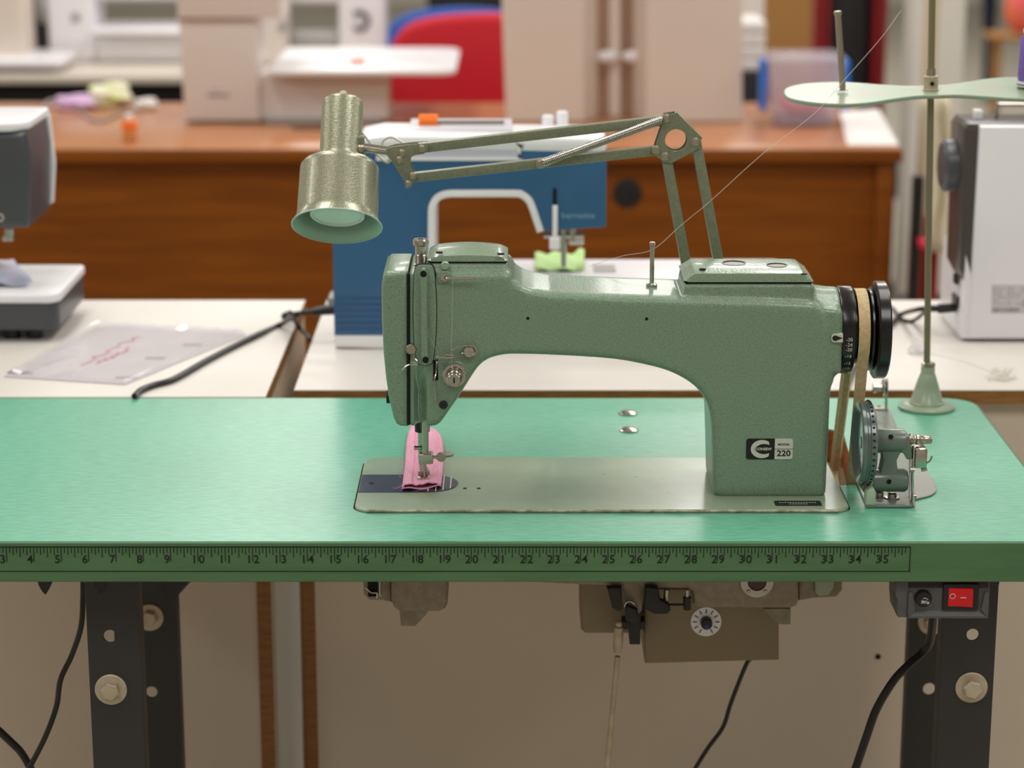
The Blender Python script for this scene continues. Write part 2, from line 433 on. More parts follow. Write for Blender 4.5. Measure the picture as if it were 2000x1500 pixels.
fs = MB().box((xg0-.0007, .556, .01), (xg1+.0007, .570, .69), bev=.002).build('filler_strip', mat('pale_grey_strip', (216,216,210), .5)); tag(fs, 'pale grey upright strip added to brighten the gap between the two white work tables', 'strip')  # added board: its pale colour lightens the otherwise dark gap
p = PY(1715, 1283, .577)
MB().lathe((p.x, .5778, p.z), (0,-1,0), [(.0035, 0), (.0035, .0006)], 16).build('hole', 'blackhole', wt)
# ================================================================ THE GREEN INDUSTRIAL SEWING MACHINE
mach = thing('industrial_sewing_machine', 'pale green hammertone industrial sewing machine set into the mint green tabletop', 'sewing machine', (.09, .18, TZ))
F, BK = .130, .230
BZ = TZ+.003
def Bp(x, y): return xz(x, y, .136)
def Tp(x, y): return (PY(x, y, .136).x, PY(x, y, .222).z)
# bed
bedo = rrect(BX0, BY0, BX1, BY1, .019)
bed = MB().prism(bedo, BZ-.009, BZ, 'XY').build('bed', 'bed', mach, bevel=.0022)
# worn front lip
def lip():
    m_ = MB(); pts = []
    for i in range(80):
        t = i/79; pts.append((BX0+.012+t*(BX1-BX0-.024), BY0+.0006, BZ-.0012+.0002*math.sin(i*1.7)))
    return m_.tube(pts, .0016, 6, False)
lip().build('worn_lip', 'worn', bed)
# slide plate and throat plate
ys0, ys1 = PZ(760, 962, BZ).y, PZ(760, 928, BZ).y
yc = (ys0+ys1)/2; ry_ = (ys1-ys0)/2
xs1 = PZ(806, 945, BZ).x
MB().prism([(BX0+.001, ys0), (xs1, ys0), (xs1, ys1), (BX0+.001, ys1)], BZ-.0005, BZ+.0006, 'XY', holes=[circ(PZ(726, 945, BZ).x, PZ(726, 945, BZ).y, .0026)]).build('slide_plate', 'bluing', mach)
p = PZ(726, 945, BZ); MB().lathe((p.x, p.y, BZ+.0001), (0,0,1), [(.0026, 0), (.0026, .0008)], 16).build('hole', 'blackhole', bed)
xr = PZ(895, 945, BZ).x
thr = [(xs1+.0003, ys0)]
for k in range(15):
    a = R(-90+180*k/14); thr.append((xr-.032+.032*math.cos(a), yc+ry_*math.sin(a)))
thr.append((xs1+.0003, ys1))
tp = MB().prism(thr, BZ-.0005, BZ+.0007, 'XY').build('throat_plate', 'bluing', mach)
tl = MB()
for k, px in enumerate((837, 852, 866, 880)):
    X = PZ(px, 950, BZ).x; dx = max(0, (X-(xr-.032))/.032); hh = ry_*math.sqrt(max(.05, 1-dx*dx))*.97
    tl.box((X-.0005, yc-hh, BZ+.0006), (X+.0005, yc+hh, BZ+.0013))
tl.build('gauge_line', 'silver', tp)
mb = MB()
for (px, py) in ((908, 954), (935, 954)):
    p = PZ(px, py, BZ); mb.lathe((p.x, p.y, BZ+.0001), (0,0,1), [(.0019, 0), (.0019, .0003)], 12)
mb.build('oil_hole', 'blackhole', bed)
pq = rrect(PZ(1513, 984, BZ).x, PZ(1513, 988, BZ).y, PZ(1604, 984, BZ).x, PZ(1604, 979, BZ).y, .002)
pb = MB().prism(pq, BZ, BZ+.0006, 'XY').build('bed_plaque', 'ink', mach)
mb = MB(); y0 = pq[0][1]-.002; yy = [(pq[0][1]*.66+pq[20][1]*.34), (pq[0][1]*.30+pq[20][1]*.70)]
for X in range(14):
    a = PZ(1522+X*5.3, 984, BZ).x; mb.box((a, yy[0]-.0006, BZ+.0006), (a+.0016, yy[0]+.0006, BZ+.0008))
for X in range(7):
    a = PZ(1541+X*5.3, 984, BZ).x; mb.box((a, yy[1]-.0006, BZ+.0006), (a+.0016, yy[1]+.0006, BZ+.0008))
mb.build('plaque_print', 'silver', pb)
# --- body casting
HT = .9775
hx0, hx1 = Bp(799, 600)[0], Bp(990, 600)[0]
bot = smooth_poly([Bp(894, 779), Bp(916, 744), Bp(935, 716), Bp(955, 701), Bp(980, 694), Bp(1010, 692), Bp(1100, 695), Bp(1200, 702), Bp(1270, 715), Bp(1312, 728), Bp(1348, 748), Bp(1370, 770), Bp(1383, 795), Bp(1389, 830)], 3)
poly = [Bp(799, 833), Bp(848, 833), Bp(858, 829), Bp(864, 822)] + bot + [(Bp(1391, 900)[0], Bp(1391, 900)[1]), (Bp(1392, 970)[0], BZ), (Bp(1613, 970)[0], BZ), Bp(1618, 860), Bp(1622, 765), Bp(1624, 745)]
poly += [(Bp(1624, 700)[0], Bp(1620, 640)[1]), (Bp(1612, 700)[0], Tp(1646, 585)[1]), (Bp(1598, 700)[0], Tp(1646, 560)[1]), Tp(1588, 553), Tp(1500, 549), Tp(1330, 545), Tp(1200, 541), Tp(1075, 535), Tp(1040, 530), Tp(1018, 522), Tp(1003, 511), (hx1+.004, HT), (hx0, HT)]
body = MB().prism(poly, F, BK, 'XZ', bev=.011, seg=4)
# raised bosses under the two top covers, and the hub towards the handwheel
CZ1 = PY(900, 512, .143).z; CZ2 = PY(1460, 552, .143).z
body.box((PY(834, 512, .143).x, .1375, .93), (PY(993, 512, .143).x, .208, CZ1), bev=.003)
body.box((PY(1335, 552, .143).x, .1375, .90), (PY(1591, 552, .143).x, .216, CZ2), bev=.003)
HC = PY(1646, 644, .18); hz = HC.z
HX = Bp(1646, 650)[0]
body.lathe((HX-.06, .181, hz), (1,0,0), [(.036, 0), (.047, .02), (.0445, .038), (.0428, .05), (.0428, .0607)], 48)
body.prism([(Bp(1590, 700)[0], Bp(1646, 736)[1]), Bp(1634, 736), Bp(1645, 728), (Bp(1645, 700)[0], Tp(1645, 575)[1]), (Bp(1638, 700)[0], Tp(1640, 566)[1]), (Bp(1590, 700)[0], Tp(1640, 560)[1])], .1335, .228, 'XZ', bev=.016, seg=4)
body.prism([(Bp(1570, 700)[0], Bp(1622, 800)[1]), Bp(1621, 790), Bp(1624, 760), Bp(1632, 742), (Bp(1570, 700)[0], Bp(1646, 700)[1])], .1335, .226, 'XZ', bev=.008, seg=3)
# foot flare of the column
body.box((Bp(1394, 970)[0], F+.001, BZ-.002), (Bp(1613, 970)[0], BK, BZ+.03), bev=.006)
bmesh.ops.recalc_face_normals(body.b, faces=list(body.b.faces))
tmp = body.build('tmp_body', 'hammer', None, smooth=0)
rm = tmp.modifiers.new('r', 'REMESH'); rm.mode = 'VOXEL'; rm.voxel_size = .0016
sm = tmp.modifiers.new('s', 'SMOOTH'); sm.factor = .5; sm.iterations = 22
bpy.context.view_layer.update()
dg = bpy.context.evaluated_depsgraph_get()
bm_ = bpy.data.meshes.new_from_object(tmp.evaluated_get(dg))
bpy.data.objects.remove(tmp)
n = len(bm_.vertices); co = np.empty(n*3); bm_.vertices.foreach_get('co', co); co = co.reshape(-1, 3)
print('body verts', n)
# needle-bar channel down the front of the head (a real hollow)
cx = Bp(821, 780)[0]; ztop = Bp(821, 712)[1]
dx = np.abs(co[:,0]-cx); wgt = np.clip(1-(dx/.0068)**2, 0, 1)*np.clip((ztop-co[:,2])/.03, 0, 1)*(co[:,1] < .15)
co[:,1] += wgt*.013
# slanted shoulder: the upper front of the head leans back a little towards the top
bm_.vertices.foreach_set('co', co.reshape(-1)); bm_.update()
bm_.polygons.foreach_set('use_smooth', [True]*len(bm_.polygons))
bm_.materials.clear(); bm_.materials.append(M['hammer']); bm_.name = 'body_casting'
bd = bpy.data.objects.new('body_casting', bm_); C.objects.link(bd); bd.parent = mach; bd.matrix_parent_inverse = mach.matrix_basis.inverted()
# --- face plate at the left end
fp = [Bp(797, 833), Bp(782, 832), Bp(774, 828), Bp(768, 815), Bp(760, 780), Bp(754, 740), Bp(749, 690), Bp(746, 630), Bp(745, 570), (Bp(745.5, 570)[0], HT-.012), (Bp(749, 570)[0], HT-.003), (Bp(757, 570)[0], HT), (Bp(797, 570)[0], HT)]
MB().prism(fp, F+.002, BK-.002, 'XZ', bev=.008, seg=5).build('face_plate', 'hammer', mach, smooth=50)
# dark gasket line
gs = [(Bp(797, 833)[0]-.0005, Bp(797, 833)[1]+.002), (Bp(799, 833)[0]+.001, Bp(797, 833)[1]+.002), (Bp(799, 600)[0]+.001, HT-.003), (Bp(797, 600)[0], HT-.003)]
MB().prism(gs, F+.004, BK-.004).build('gasket', 'blackhole', mach, smooth=0)
# thumb screw on the left
p = PY(759, 775, .18); MB().cyl((p.x-.002, .18, p.z), (p.x+.004, .18, p.z), .0065).build('side_knob', 'black', mach)
# --- top covers
def top_cover(px0, px1, pyb, ztopf, rise, yf, yb, ch, name, arch=0, m='hammer2'):
    x0, x1 = PY(px0, pyb, yf).x, PY(px1, pyb, yf).x; z0 = PY(900, pyb, yf).z
    rows = []; n = 24
    for i in range(n+1):
        t = i/n; x = x0+(x1-x0)*t
        e = min(t, 1-t)*(x1-x0)
        k = min(1, e/ch); k = math.sin(k*math.pi/2)**.8 if arch else k
        hh = rise*k + arch*math.sin(math.pi*t)
        rim = ztopf*k + .001 + arch*math.sin(math.pi*t)*.6
        hh = max(hh, rim)
        ins = ch*.9
        rows.append([(x, yf, z0), (x, yf, z0+.0012), (x, yf+.0012, z0+rim), (x, yf+ins, z0+hh), (x, (yf+yb)/2, z0+hh+.0006), (x, yb-ins, z0+hh), (x, yb-.001, z0+rim), (x, yb, z0)])
    m_ = MB().grid(rows)
    bmesh.ops.contextual_create(m_.b, geom=[e for e in m_.b.edges if e.is_boundary])
    bmesh.ops.holes_fill(m_.b, edges=[e for e in m_.b.edges if e.is_boundary], sides=0)
    o = m_.build(name, m, mach, smooth=28)
    MB().prism(rrect(x0+.0006, yf+.0005, x1-.0006, yb-.001, .004), z0-.0014, z0+.0002, 'XY').build('cover_gasket', 'blackhole', o, smooth=0)
    return o, z0
c1, cz1 = top_cover(835, 992, 511, .0030, .0052, .139, .205, .009, 'front_top_cover', arch=.0032)
c2, cz2 = top_cover(1336, 1589, 551, .0072, .0100, .139, .214, .011, 'rear_top_cover')
def disc_on(px, py, Yg, zg, r, par, nm, m, h=.0005, ell=None):
    p = PZ(px, py, zg)
    MB().lathe((p.x, p.y, zg), (0,0,1), [(r, 0), (r, h)], 24).build(nm, m, par)
disc_on(858, 494, 0, cz1+.0078, .0034, c1, 'screw', 'blackhole', .001)
disc_on(978, 497, 0, cz1+.0076, .0034, c1, 'screw', 'blackhole', .001)
zc2 = cz2+.0104
for (px, py, r) in ((1433, 514, .0115), (1517, 518, .0098)):
    p = PZ(px, py, zc2)
    MB().torus((p.x, p.y, zc2), (0,0,1), r, .0008).lathe((p.x, p.y, zc2-.0004), (0,0,1), [(r, 0), (r, .0006)], 28).build('oil_window', 'midgrey', c2)
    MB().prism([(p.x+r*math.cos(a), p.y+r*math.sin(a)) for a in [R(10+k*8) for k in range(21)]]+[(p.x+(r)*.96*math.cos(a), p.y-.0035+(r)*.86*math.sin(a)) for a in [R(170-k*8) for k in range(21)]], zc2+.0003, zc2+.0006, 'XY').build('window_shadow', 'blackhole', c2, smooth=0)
disc_on(1372, 526, 0, zc2, .0033, c2, 'screw', 'blackhole', .0006)
disc_on(1570, 536, 0, zc2, .0033, c2, 'screw', 'blackhole', .0006)
# --- pressure regulator knob on the head
p = PY(822, 512, .165); kb = (p.x, .165, HT-.001)
kn = MB().lathe(kb, (0,0,1), [(.0068, 0), (.0068, .002), (.0055, .0022), (.0055, .0035)] + [v for k in range(8) for v in ((.0062, .0036+k*.0011), (.0056, .0041+k*.0011))] + [(.0056, .0135), (.0056, .020), (.0066, .0205), (.0078, .0215), (.0078, .0255), (.0066, .0268), (.003, .0268), (.003, .0255)], 32)
kn.build('pressure_knob', 'steel', mach)
# --- take-up guard : oval plate and bar in front of it
def xs(px, py, d=0): return xz(px, py, F-d)
pts = smooth_poly([xs(812, 522), xs(830, 517), xs(846, 522), xs(851, 560), xs(852.5, 610), xs(851, 660), xs(846, 703), xs(838, 712), xs(822, 712), xs(812, 700), xs(808, 650), xs(807, 600), xs(808, 555)], 5, True)
ctr = (sum(p[0] for p in pts)/len(pts), sum(p[1] for p in pts)/len(pts))
pts2 = [(ctr[0]+(p[0]-ctr[0])*1.05, ctr[1]+(p[1]-ctr[1])*1.008) for p in pts]
MB().prism(pts2, F-.0006, F+.006).build('guard_seam', 'blackhole', mach, smooth=0)
gp = MB().prism(pts, F-.0020, F+.005, bev=.0012).build('take_up_plate', 'hammer', mach)
bar = rrect(0, 0, 1, 1, .01)
x0, z1 = xs(818, 524, .008); x1, z0 = xs(838, 713, .008)
bp_ = [(x0+.001, z1-.004), (x0+.003, z1), (x1-.003, z1), (x1-.001, z1-.004), (x1-.0012, z1-.03), (x1-.0005, z0+.006), (x1-.002, z0), (x0+.003, z0), (x0+.001, z0+.006), (x0+.0015, z1-.03)]
gb = MB().prism(bp_, F-.0115, F-.0015, bev=.0022).build('take_up_guard', 'hammer', mach)
for (px, py) in ((827, 535), (831, 703)):
    p = PY(px, py, F-.0116); MB().cyl((p.x, F-.0112, p.z), (p.x, F-.0119, p.z), .0031).build('guard_screw', 'blackhole', gb)
# --- screws and holes on the casting
def face_disc(px, py, r, nm, m, Y=F, h=.0012, par=mach):
    p = PY(px, py, Y-h); return MB().lathe((p.x, Y+.004, p.z), (0,-1,0), [(r, 0), (r, .004+h*.7), (r*.85, .004+h)], 24).build(nm, m, par)
face_disc(1031, 622, .0015, 'screw_hole', 'blackhole', h=.0006); face_disc(1263, 623, .0015, 'screw_hole', 'blackhole', h=.0006)
face_disc(866, 791, .0042, 'set_screw', 'black', h=.0012); face_disc(869, 520, .0040, 'oil_plug', 'stand', Y=F+.003, h=.003)
s1 = face_disc(803, 683, .0052, 'guide_screw', 'brass', h=.003)
# hook guide on the left
def w(px, py, d): return PY(px, py, F-d)
MB().tube([w(808, 690, .004), w(810, 700, .005), w(815, 706, .006), w(812, 709, .006), w(802, 708, .006)], .0010, 8).tube([w(816, 712, .006), w(800, 712, .008), w(794, 715, .010), w(786, 724, .013)], .0010, 8).build('thread_hook', 'steel', mach)
# pin guide at the top
pg = MB().lathe(w(868, 541, 0), (0,-1,0), [(.0035, -.004), (.0035, .003), (.0018, .003)], 20); pg.tube([w(869, 541, .002), w(871, 543, .006), w(878, 543.5, .007), w(930, 543.5, .007)], .0013, 10)
pg.build('thread_pin', 'steel', mach)
gpl = [xs(851, 529), xs(872, 529), xs(880, 534), xs(880, 548), xs(870, 553), xs(856, 553)]
MB().prism(gpl, F-.0015, F+.005, bev=.0006).build('guide_boss', 'hammer', mach)
# wire thread guide
wg = MB().tube([w(899, 691, .004), w(905, 690, .006), w(922, 694, .006), w(931, 686, .006), w(926, 676, .006), w(914, 675, .006), w(900, 676, .006), w(880, 684, .008), w(855, 694, .010), w(853, 696.5, .010), w(858, 698, .010), w(880, 699, .010), w(884, 697, .010), w(882, 694, .010), w(871, 693, .010)], .00105, 8)
wgo = wg.build('thread_guide_wire', 'steel', mach)
p = w(916, 685, 0); MB().lathe((p.x, F+.004, p.z), (0,-1,0), [(.0062, 0), (.0062, .0085), (.005, .0105), (.001, .0108)], 24).box((p.x-.0006, F-.0075, p.z-.005), (p.x+.0006, F-.0063, p.z+.005)).build('guide_bolt', 'steel', wgo)
# thread slot and check spring
s_ = [xs(846, 703), xs(855, 701), xs(856, 742), xs(846, 744)]
MB().prism(s_, F-.0004, F+.003).build('spring_slot', 'blackhole', mach, smooth=0)
MB().tube([w(853, 705, .001), w(852, 725, .001), w(849, 738, .004), w(849, 750, .005), w(851, 783, .005)], .0009, 8).build('check_spring', 'steel', mach)
# tension assembly
tc_ = PY(888, 731, F); T0 = (tc_.x, F, tc_.z)
ta = MB().lathe(T0, (0,-1,0), [(.0135, -.004), (.0135, .0008), (.012, .0018)], 40).build('tension_base', 'hammer', mach)
MB().lathe(T0, (0,-1,0), [(.0100, .0015), (.0118, .0035), (.0116, .004), (.0098, .0042)], 40).lathe(T0, (0,-1,0), [(.0098, .0045), (.0118, .0052), (.0112, .0058), (.006, .006)], 40).build('tension_disc', 'steel', ta)
MB().torus((T0[0], F-.009, T0[2]), (0,1,0), .0078, .0007).torus((T0[0], F-.0115, T0[2]), (0,1,0), .0068, .0007).build('tension_spring', 'steel', ta)
kn = MB().lathe(T0, (0,-1,0), [(.0035, .006), (.0035, .013), (.0072, .014), (.0074, .017), (.0066, .018), (.0066, .0235), (.0058, .0245), (.003, .0245)], 32).build('tension_nut', 'steel', ta)
MB().box((T0[0]-.0007, F-.0252, T0[2]-.0026), (T0[0]+.0007, F-.0243, T0[2]+.0026)).build('slot', 'blackhole', kn)
# spool pin on the arm
p = PY(1273, 545, .182); zz = .953
MB().lathe((p.x, .182, zz-.004), (0,0,1), [(.0055, 0), (.0055, .006), (.0038, .0065), (.0022, .007), (.0022, .044), (.0030, .0445), (.0030, .047), (.0022, .048)], 20).build('spool_pin', 'steel', mach)
# --- badge
bY = F-.0009
def bx_(x0, y0, x1, y1): a = PY(x0, y0, bY); b2 = PY(x1, y1, bY); return a.x, b2.z, b2.x, a.z
x0, z0, x1, z1 = bx_(1458, 857, 1548, 897); xm = PY(1513, 880, bY).x; rr = .0025
bl = [q for q in rrect(x0, z0, xm, z1, [.0001, rr, rr, .0001])]; br = [q for q in rrect(xm, z0, x1, z1, [rr, .0001, .0001, rr])]
badge = MB().prism(bl, bY, F+.002).build('badge', 'ink', mach)
badge2 = MB().prism(br, bY, F+.002).build('badge_plate', 'silver', badge)
cy = (z0+z1)/2; cx = PY(1488, 880, bY).x
arc = []
for k in range(25):
    a = R(52+256*k/24); arc.append((cx+.0118*math.cos(a)*.92, cy+.0092*math.sin(a)))
for k in range(25):
    a = R(308-256*k/24); arc.append((cx+.0022+.0080*math.cos(a), cy+.0052*math.sin(a)))
lg = MB().prism(arc, bY-.0002, bY); lg.build('badge_emblem', 'silver', badge, smooth=0)
ov = MB().prism(circ(PY(1491, 878, bY).x, cy, .0084, 32, .0042), bY-.0003, bY); ovo = ov.build('badge_oval', 'ink', badge, smooth=0)
MB().text('CONSEW', (PY(1491, 878, bY).x, bY-.0003, cy), .0037, depth=.0003, bold=.03, sx=1.0).build('badge_name', 'silver', badge, smooth=0)
xc = (xm+x1)/2
MB().text('MODEL', (xc, bY-.0001, cy+.0046), .0028, depth=.0003, bold=.015, sx=1.25).text('220', (xc, bY-.0001, cy-.0045), .0082, depth=.0003, bold=.02, sx=1.1).box((xm, bY-.0002, cy-.0002), (x1, bY, cy+.0002)).build('badge_text', 'ink', badge, smooth=0)
# --- stitch dial, pulley, handwheel
W0 = (HX, .181, hz)
dial = MB().lathe(W0, (1,0,0), [(.036, -.002), (.0425, 0), (.0432, .001), (.0432, .0130), (.0425, .0138), (.036, .0142)], 72).build('stitch_dial', 'blackgloss', mach)
MB().lathe(W0, (1,0,0), [(.030, .0142), (.0368, .0145), (.0368, .0155), (.033, .0160)], 64).build('pulley_flange', 'blackgloss', mach)
MB().lathe(W0, (1,0,0), [(.030, .0155), (.034, .0160), (.034, .0280), (.038, .029), (.0405, .0305), (.0405, .0325), (.037, .0335), (.038, .0345), (.0455, .0355), (.0482, .0372), (.0482, .0462), (.047, .0478), (.040, .0485), (.038, .047), (.010, .046), (.010, .048)], 80).build('handwheel', 'blackgloss', mach)
# numerals wrapped on the dial, facing the front
tm = MB()
for (s_, py) in (('-30', 664), ('-24', 674), ('-20', 683.5), ('-16', 696), ('-12', 710), ('-10', 720)):
    best = None
    for k in range(0, 900):
        a = R(k*.1)            # angle below horizontal-front
        y = .181-.0434*math.cos(a); z = hz-.0434*math.sin(a)
        d = CAMP-Vector((HX, y, z)); c_, s2 = math.cos(PITCH), math.sin(PITCH)
        v = Vector((HX, y, z))-CAMP; depth = v.y*c_-v.z*s2; up_ = v.y*s2+v.z*c_
        yy_ = 750-FPX*up_/depth
        if best is None or abs(yy_-py) < best[0]: best = (abs(yy_-py), a, y, z)
    _, a, y, z = best
    tm.text(s_, (HX+.0070, y, z), .0050, right=(1,0,0), up=(0, -math.sin(a), math.cos(a)), depth=.0004)
tm.build('dial_numbers', 'silver', dial, smooth=0)
# pointer
x0, z1 = xs(1625, 654, .002); x1, z0 = xs(1652, 670, .002)
zc_ = (z0+z1)/2
mk = MB().prism(rrect(x0, z0, HX-.0003, z1, [.0002, .003, .003, .0002]), .1312, .1375)
bd2 = mk.build('dial_pointer', 'silver', mach, smooth=0)
tr = [(HX-.0005, zc_)]+[(x0+.0036+.0027*math.cos(R(a)), zc_+.0027*math.sin(R(a))) for a in range(60, 301, 20)]
MB().prism(tr, .1309, .1313).build('pointer_mark', 'ink', bd2, smooth=0)
# --- needle bar, presser bar, foot
nb = PY(827, 840, .183); NX = nb.x; NY = .183
zb = PY(827, 842, .18).z
MB().cyl((NX-.0012, NY-.002, zb-.030), (NX-.0012, NY-.002, zb+.04), .0044).build('presser_bar', 'steel', mach)
MB().cyl((NX+.002, NY-.010, zb-.021), (NX+.002, NY-.010, zb+.04), .0036).build('needle_bar', 'steel', mach)
MB().lathe((NX-.001, NY-.003, zb+.0), (0,0,1), [(.0075, 0), (.0075, .010)], 20).build('bar_bushing', 'black', mach)
cl = MB().box((NX-.0045, NY-.016, zb-.031), (NX+.010, NY-.004, zb-.020), bev=.0015).cyl((NX+.007, NY-.010, zb-.025), (NX+.016, NY-.010, zb-.025), .0016).cyl((NX-.009, NY-.008, zb-.016), (NX-.002, NY-.008, zb-.016), .0022)
cl.build('needle_clamp', 'steel', mach)
MB().lathe((NX+.0175, NY-.0075, zb-.025), (0,-1,0), [(.0046, 0), (.0048, .001), (.0048, .0026), (.0040, .0034)], 24).build('thumb_screw', 'brass', mach)
zf = BZ+.0055
MB().prism([(NX-.0042, zb-.03), (NX+.0022, zb-.03), (NX+.0026, zb-.036), (NX+.0045, zf+.0068), (NX+.0050, zf+.004), (NX-.0050, zf+.004), (NX-.0042, zf+.0068), (NX-.0042, zb-.036)], NY-.004, NY+.001, bev=.0006).build('foot_shank', 'steel', mach)
MB().box((NX-.0058, NY-.013, zf-.0002), (NX-.0012, NY+.010, zf+.0020), bev=.0008).box((NX+.0014, NY-.013, zf-.0002), (NX+.0058, NY+.010, zf+.0020), bev=.0008).box((NX-.0058, NY-.003, zf), (NX+.0058, NY+.005, zf+.0065), bev=.001).build('presser_foot', 'brass', mach)
MB().cyl((NX+.001, NY-.010, zf+.0005), (NX+.002, NY-.010, zb-.03), .0006, .001, seg=10).build('needle', 'steel', mach)
# fine sewing thread
th = MB().tube([w(884, 548, .0065), w(883, 620, .0035), w(882, 693, .010), w(884, 722, .004)], .00011, 5, False)
th.tube([w(851, 706, .002), w(856, 690, .004), w(838, 655, .0090), w(832, 630, .0095)], .00011, 5, False)
th.tube([w(812, 712, .0065), w(813, 740, .004), w(818, 760, .003), w(817, 800, .003), Vector((NX+.001, NY-.012, zb-.02)), Vector((NX+.0005, NY-.0108, zf+.003))], .00011, 5, False)
th.build('upper_thread', 'whitethread', mach)
# --- castings of the machine hanging below the table
Yc = .15
def low(pts, y0, y1, nm, m='cast', bev=.003, par=mach, sp=0):
    q = [xz(x, y, y0) for x, y in pts]
    if sp: q = smooth_poly(q, sp, True)
    return MB().prism(q, y0, y1, bev=bev, seg=3).build(nm, m, par)
top = 1090
hk = low([(707, top), (765, top), (765, 1178), (745, 1174), (722, 1174), (710, 1163)], Yc+.02, Yc+.07, 'hook_housing', 'cast', .004)
MB().box((PY(718, 1100, Yc+.018).x, Yc+.0175, PY(718, 1165, Yc+.018).z), (PY(737, 1100, Yc+.018).x, Yc+.0215, TB)).build('housing_recess', 'blackhole', hk)
MB().tube([PY(742, 1120, Yc+.016), PY(742, 1160, Yc+.016), PY(744, 1163, Yc+.016)], .0009).tube([PY(714, 1147, Yc+.016), PY(725, 1157, Yc+.016), PY(736, 1158, Yc+.016), PY(736, 1168, Yc+.016)], .001).build('feed_lever', 'steel', hk)
o_ = low([(763, top), (874, top), (874, 1180), (870, 1190), (860, 1196), (780, 1196), (769, 1188), (764, 1175)], Yc, Yc+.06, 'front_casing', 'cast', .005)
low([(780, 1190), (838, 1190), (833, 1200), (811, 1223), (783, 1223)], Yc+.012, Yc+.016, 'casing_tab', 'cast', .0006, o_)
mn = low([(1010, top), (1560, top), (1560, 1176), (1556, 1184), (1545, 1189), (1366, 1188), (1354, 1181), (1352, 1156), (1343, 1151), (1262, 1150), (1257, 1156), (1254, 1195), (1244, 1206), (1222, 1206), (1217, 1160), (1213, 1146), (1130, 1143), (1010, 1137)], Yc, Yc+.06, 'main_casing', 'cast', .004)
low([(1559, top), (1593, top), (1593, 1168), (1575, 1172), (1560, 1174)], Yc+.01, Yc+.05, 'casing_end', 'cast', .003, mn)
low([(1592, top), (1632, top), (1628, 1150), (1618, 1164), (1600, 1166), (1592, 1158)], Yc+.004, Yc+.03, 'oil_pump', 'bed', .003, mn)
low([(1560, top), (1647, top), (1646, 1155), (1634, 1168), (1560, 1172)], Yc+.05, Yc+.08, 'rear_casing', 'motor', .005, mn)
p = PY(1478, 1134, Yc)
MB().lathe((p.x, Yc+.001, p.z), (0,-1,0), [(.0182, 0), (.0182, .0018), (.0172, .0028), (.0165, .0028)], 40).build('sight_ring', 'cast', mn)
rg = MB().lathe((p.x, Yc-.0010, p.z), (0,-1,0), [(.0165, 0), (.0165, .0025), (.0158, .0032), (.0095, .0032), (.0095, 0)], 40).build('sight_flange', 'silver', mn)
MB().lathe((p.x, Yc-.0012, p.z), (0,-1,0), [(.0096, 0), (.0096, .0015), (.002, .0022)], 32).build('sight_glass', mat('dark_red_oil_glass', (70,22,16), .1), mn)
for a in (-50, -130):
    q = (p.x+.0130*math.cos(R(a)), Yc-.004, p.z+.0130*math.sin(R(a)))
    MB().lathe(q, (0,-1,0), [(.0019, 0), (.0019, .0012), (.0014, .0018)], 14).build('screw', 'brass', rg)
kl = low([(1185, 1148), (1214, 1147), (1215, 1192), (1208, 1196), (1196, 1188), (1190, 1165)], Yc-.012, Yc-.002, 'knee_lever_link', 'black', .002)
low([(1260, 1146), (1285, 1148), (1290, 1172), (1306, 1180), (1310, 1192), (1304, 1200), (1278, 1200), (1258, 1190)], Yc-.012, Yc-.002, 'lift_arm', 'black', .002, kl)
MB().tube([PY(1219, 1185, Yc-.008), PY(1224, 1176, Yc-.008), PY(1232, 1175, Yc-.008), PY(1240, 1180, Yc-.008)], .0012).build('spring_end', 'steel', kl)
low([(1220, 1180), (1245, 1190), (1250, 1212), (1236, 1218), (1222, 1214)], Yc-.01, Yc-.003, 'link_block', 'black', .003, kl)
MB().cyl(PY(1302, 1152, Yc-.002), PY(1300, 1178, Yc-.002), .0028).cyl(PY(1342, 1152, Yc-.002), PY(1342, 1168, Yc-.002), .0022).build('linkage_pin', 'brass', kl)
MB().cyl(PY(1342, 1166, Yc-.002), PY(1342, 1190, Yc-.002), .0042, .0038).cyl(PY(1296, 1181, Yc-.002), PY(1340, 1181, Yc-.002), .0012).build('linkage_cap', 'black', kl)
# ================================================================ DRIVE BELT
PX = HX+.0222
wy, wz = .181, hz
belt = MB()
# upper loop around the pulley, down both sides through the slot to the motor under the table
bx_ = []
Rb = .0385
path = []
lowY = .252; lowZ = .728; Rl = .056
for k in range(21):
    a = R(200-220*k/20)    # from rear side over the top to the front side
    path.append(Vector((PX, wy-Rb*math.cos(a)*-1, wz+Rb*math.sin(a))))
fr = path[0]; re = path[-1]
A0, A1 = (path, False) if path[0].y < path[-1].y else (path[::-1], True)
front = [Vector((PX, A0[0].y+(lowY-Rl-A0[0].y)*((wz-z)/(wz-lowZ)), z)) for z in np.linspace(lowZ, wz-.03, 9)]
back = [Vector((PX, A0[-1].y+(lowY+Rl-A0[-1].y)*((wz-z)/(wz-lowZ)), z)) for z in np.linspace(wz-.03, lowZ, 9)]
botl = [Vector((PX, lowY+Rl*math.cos(R(a)), lowZ+.022*math.sin(R(a)))) for a in (-30, -60, -90, -120, -150)]
loop = A0+back+botl+front
n_ = len(loop); cxm = sum((p for p in loop), Vector())/n_
rows = []
for i, p in enumerate(loop):
    t = (loop[(i+1) % n_]-loop[i-1]).normalized(); X = Vector((1,0,0)); X = (X-t*X.dot(t)).normalized(); nn = t.cross(X)
    if nn.dot(p-Vector((p.x, .2, p.z if wz > p.z > lowZ else min(max(p.z, lowZ), wz)))) < 0: nn = -nn
    rows.append([p-X*.0028-nn*.004, p-X*.0056+nn*.0022, p+X*.0056+nn*.0022, p+X*.0028-nn*.004])
vs = [[belt.b.verts.new(q) for q in r] for r in rows]
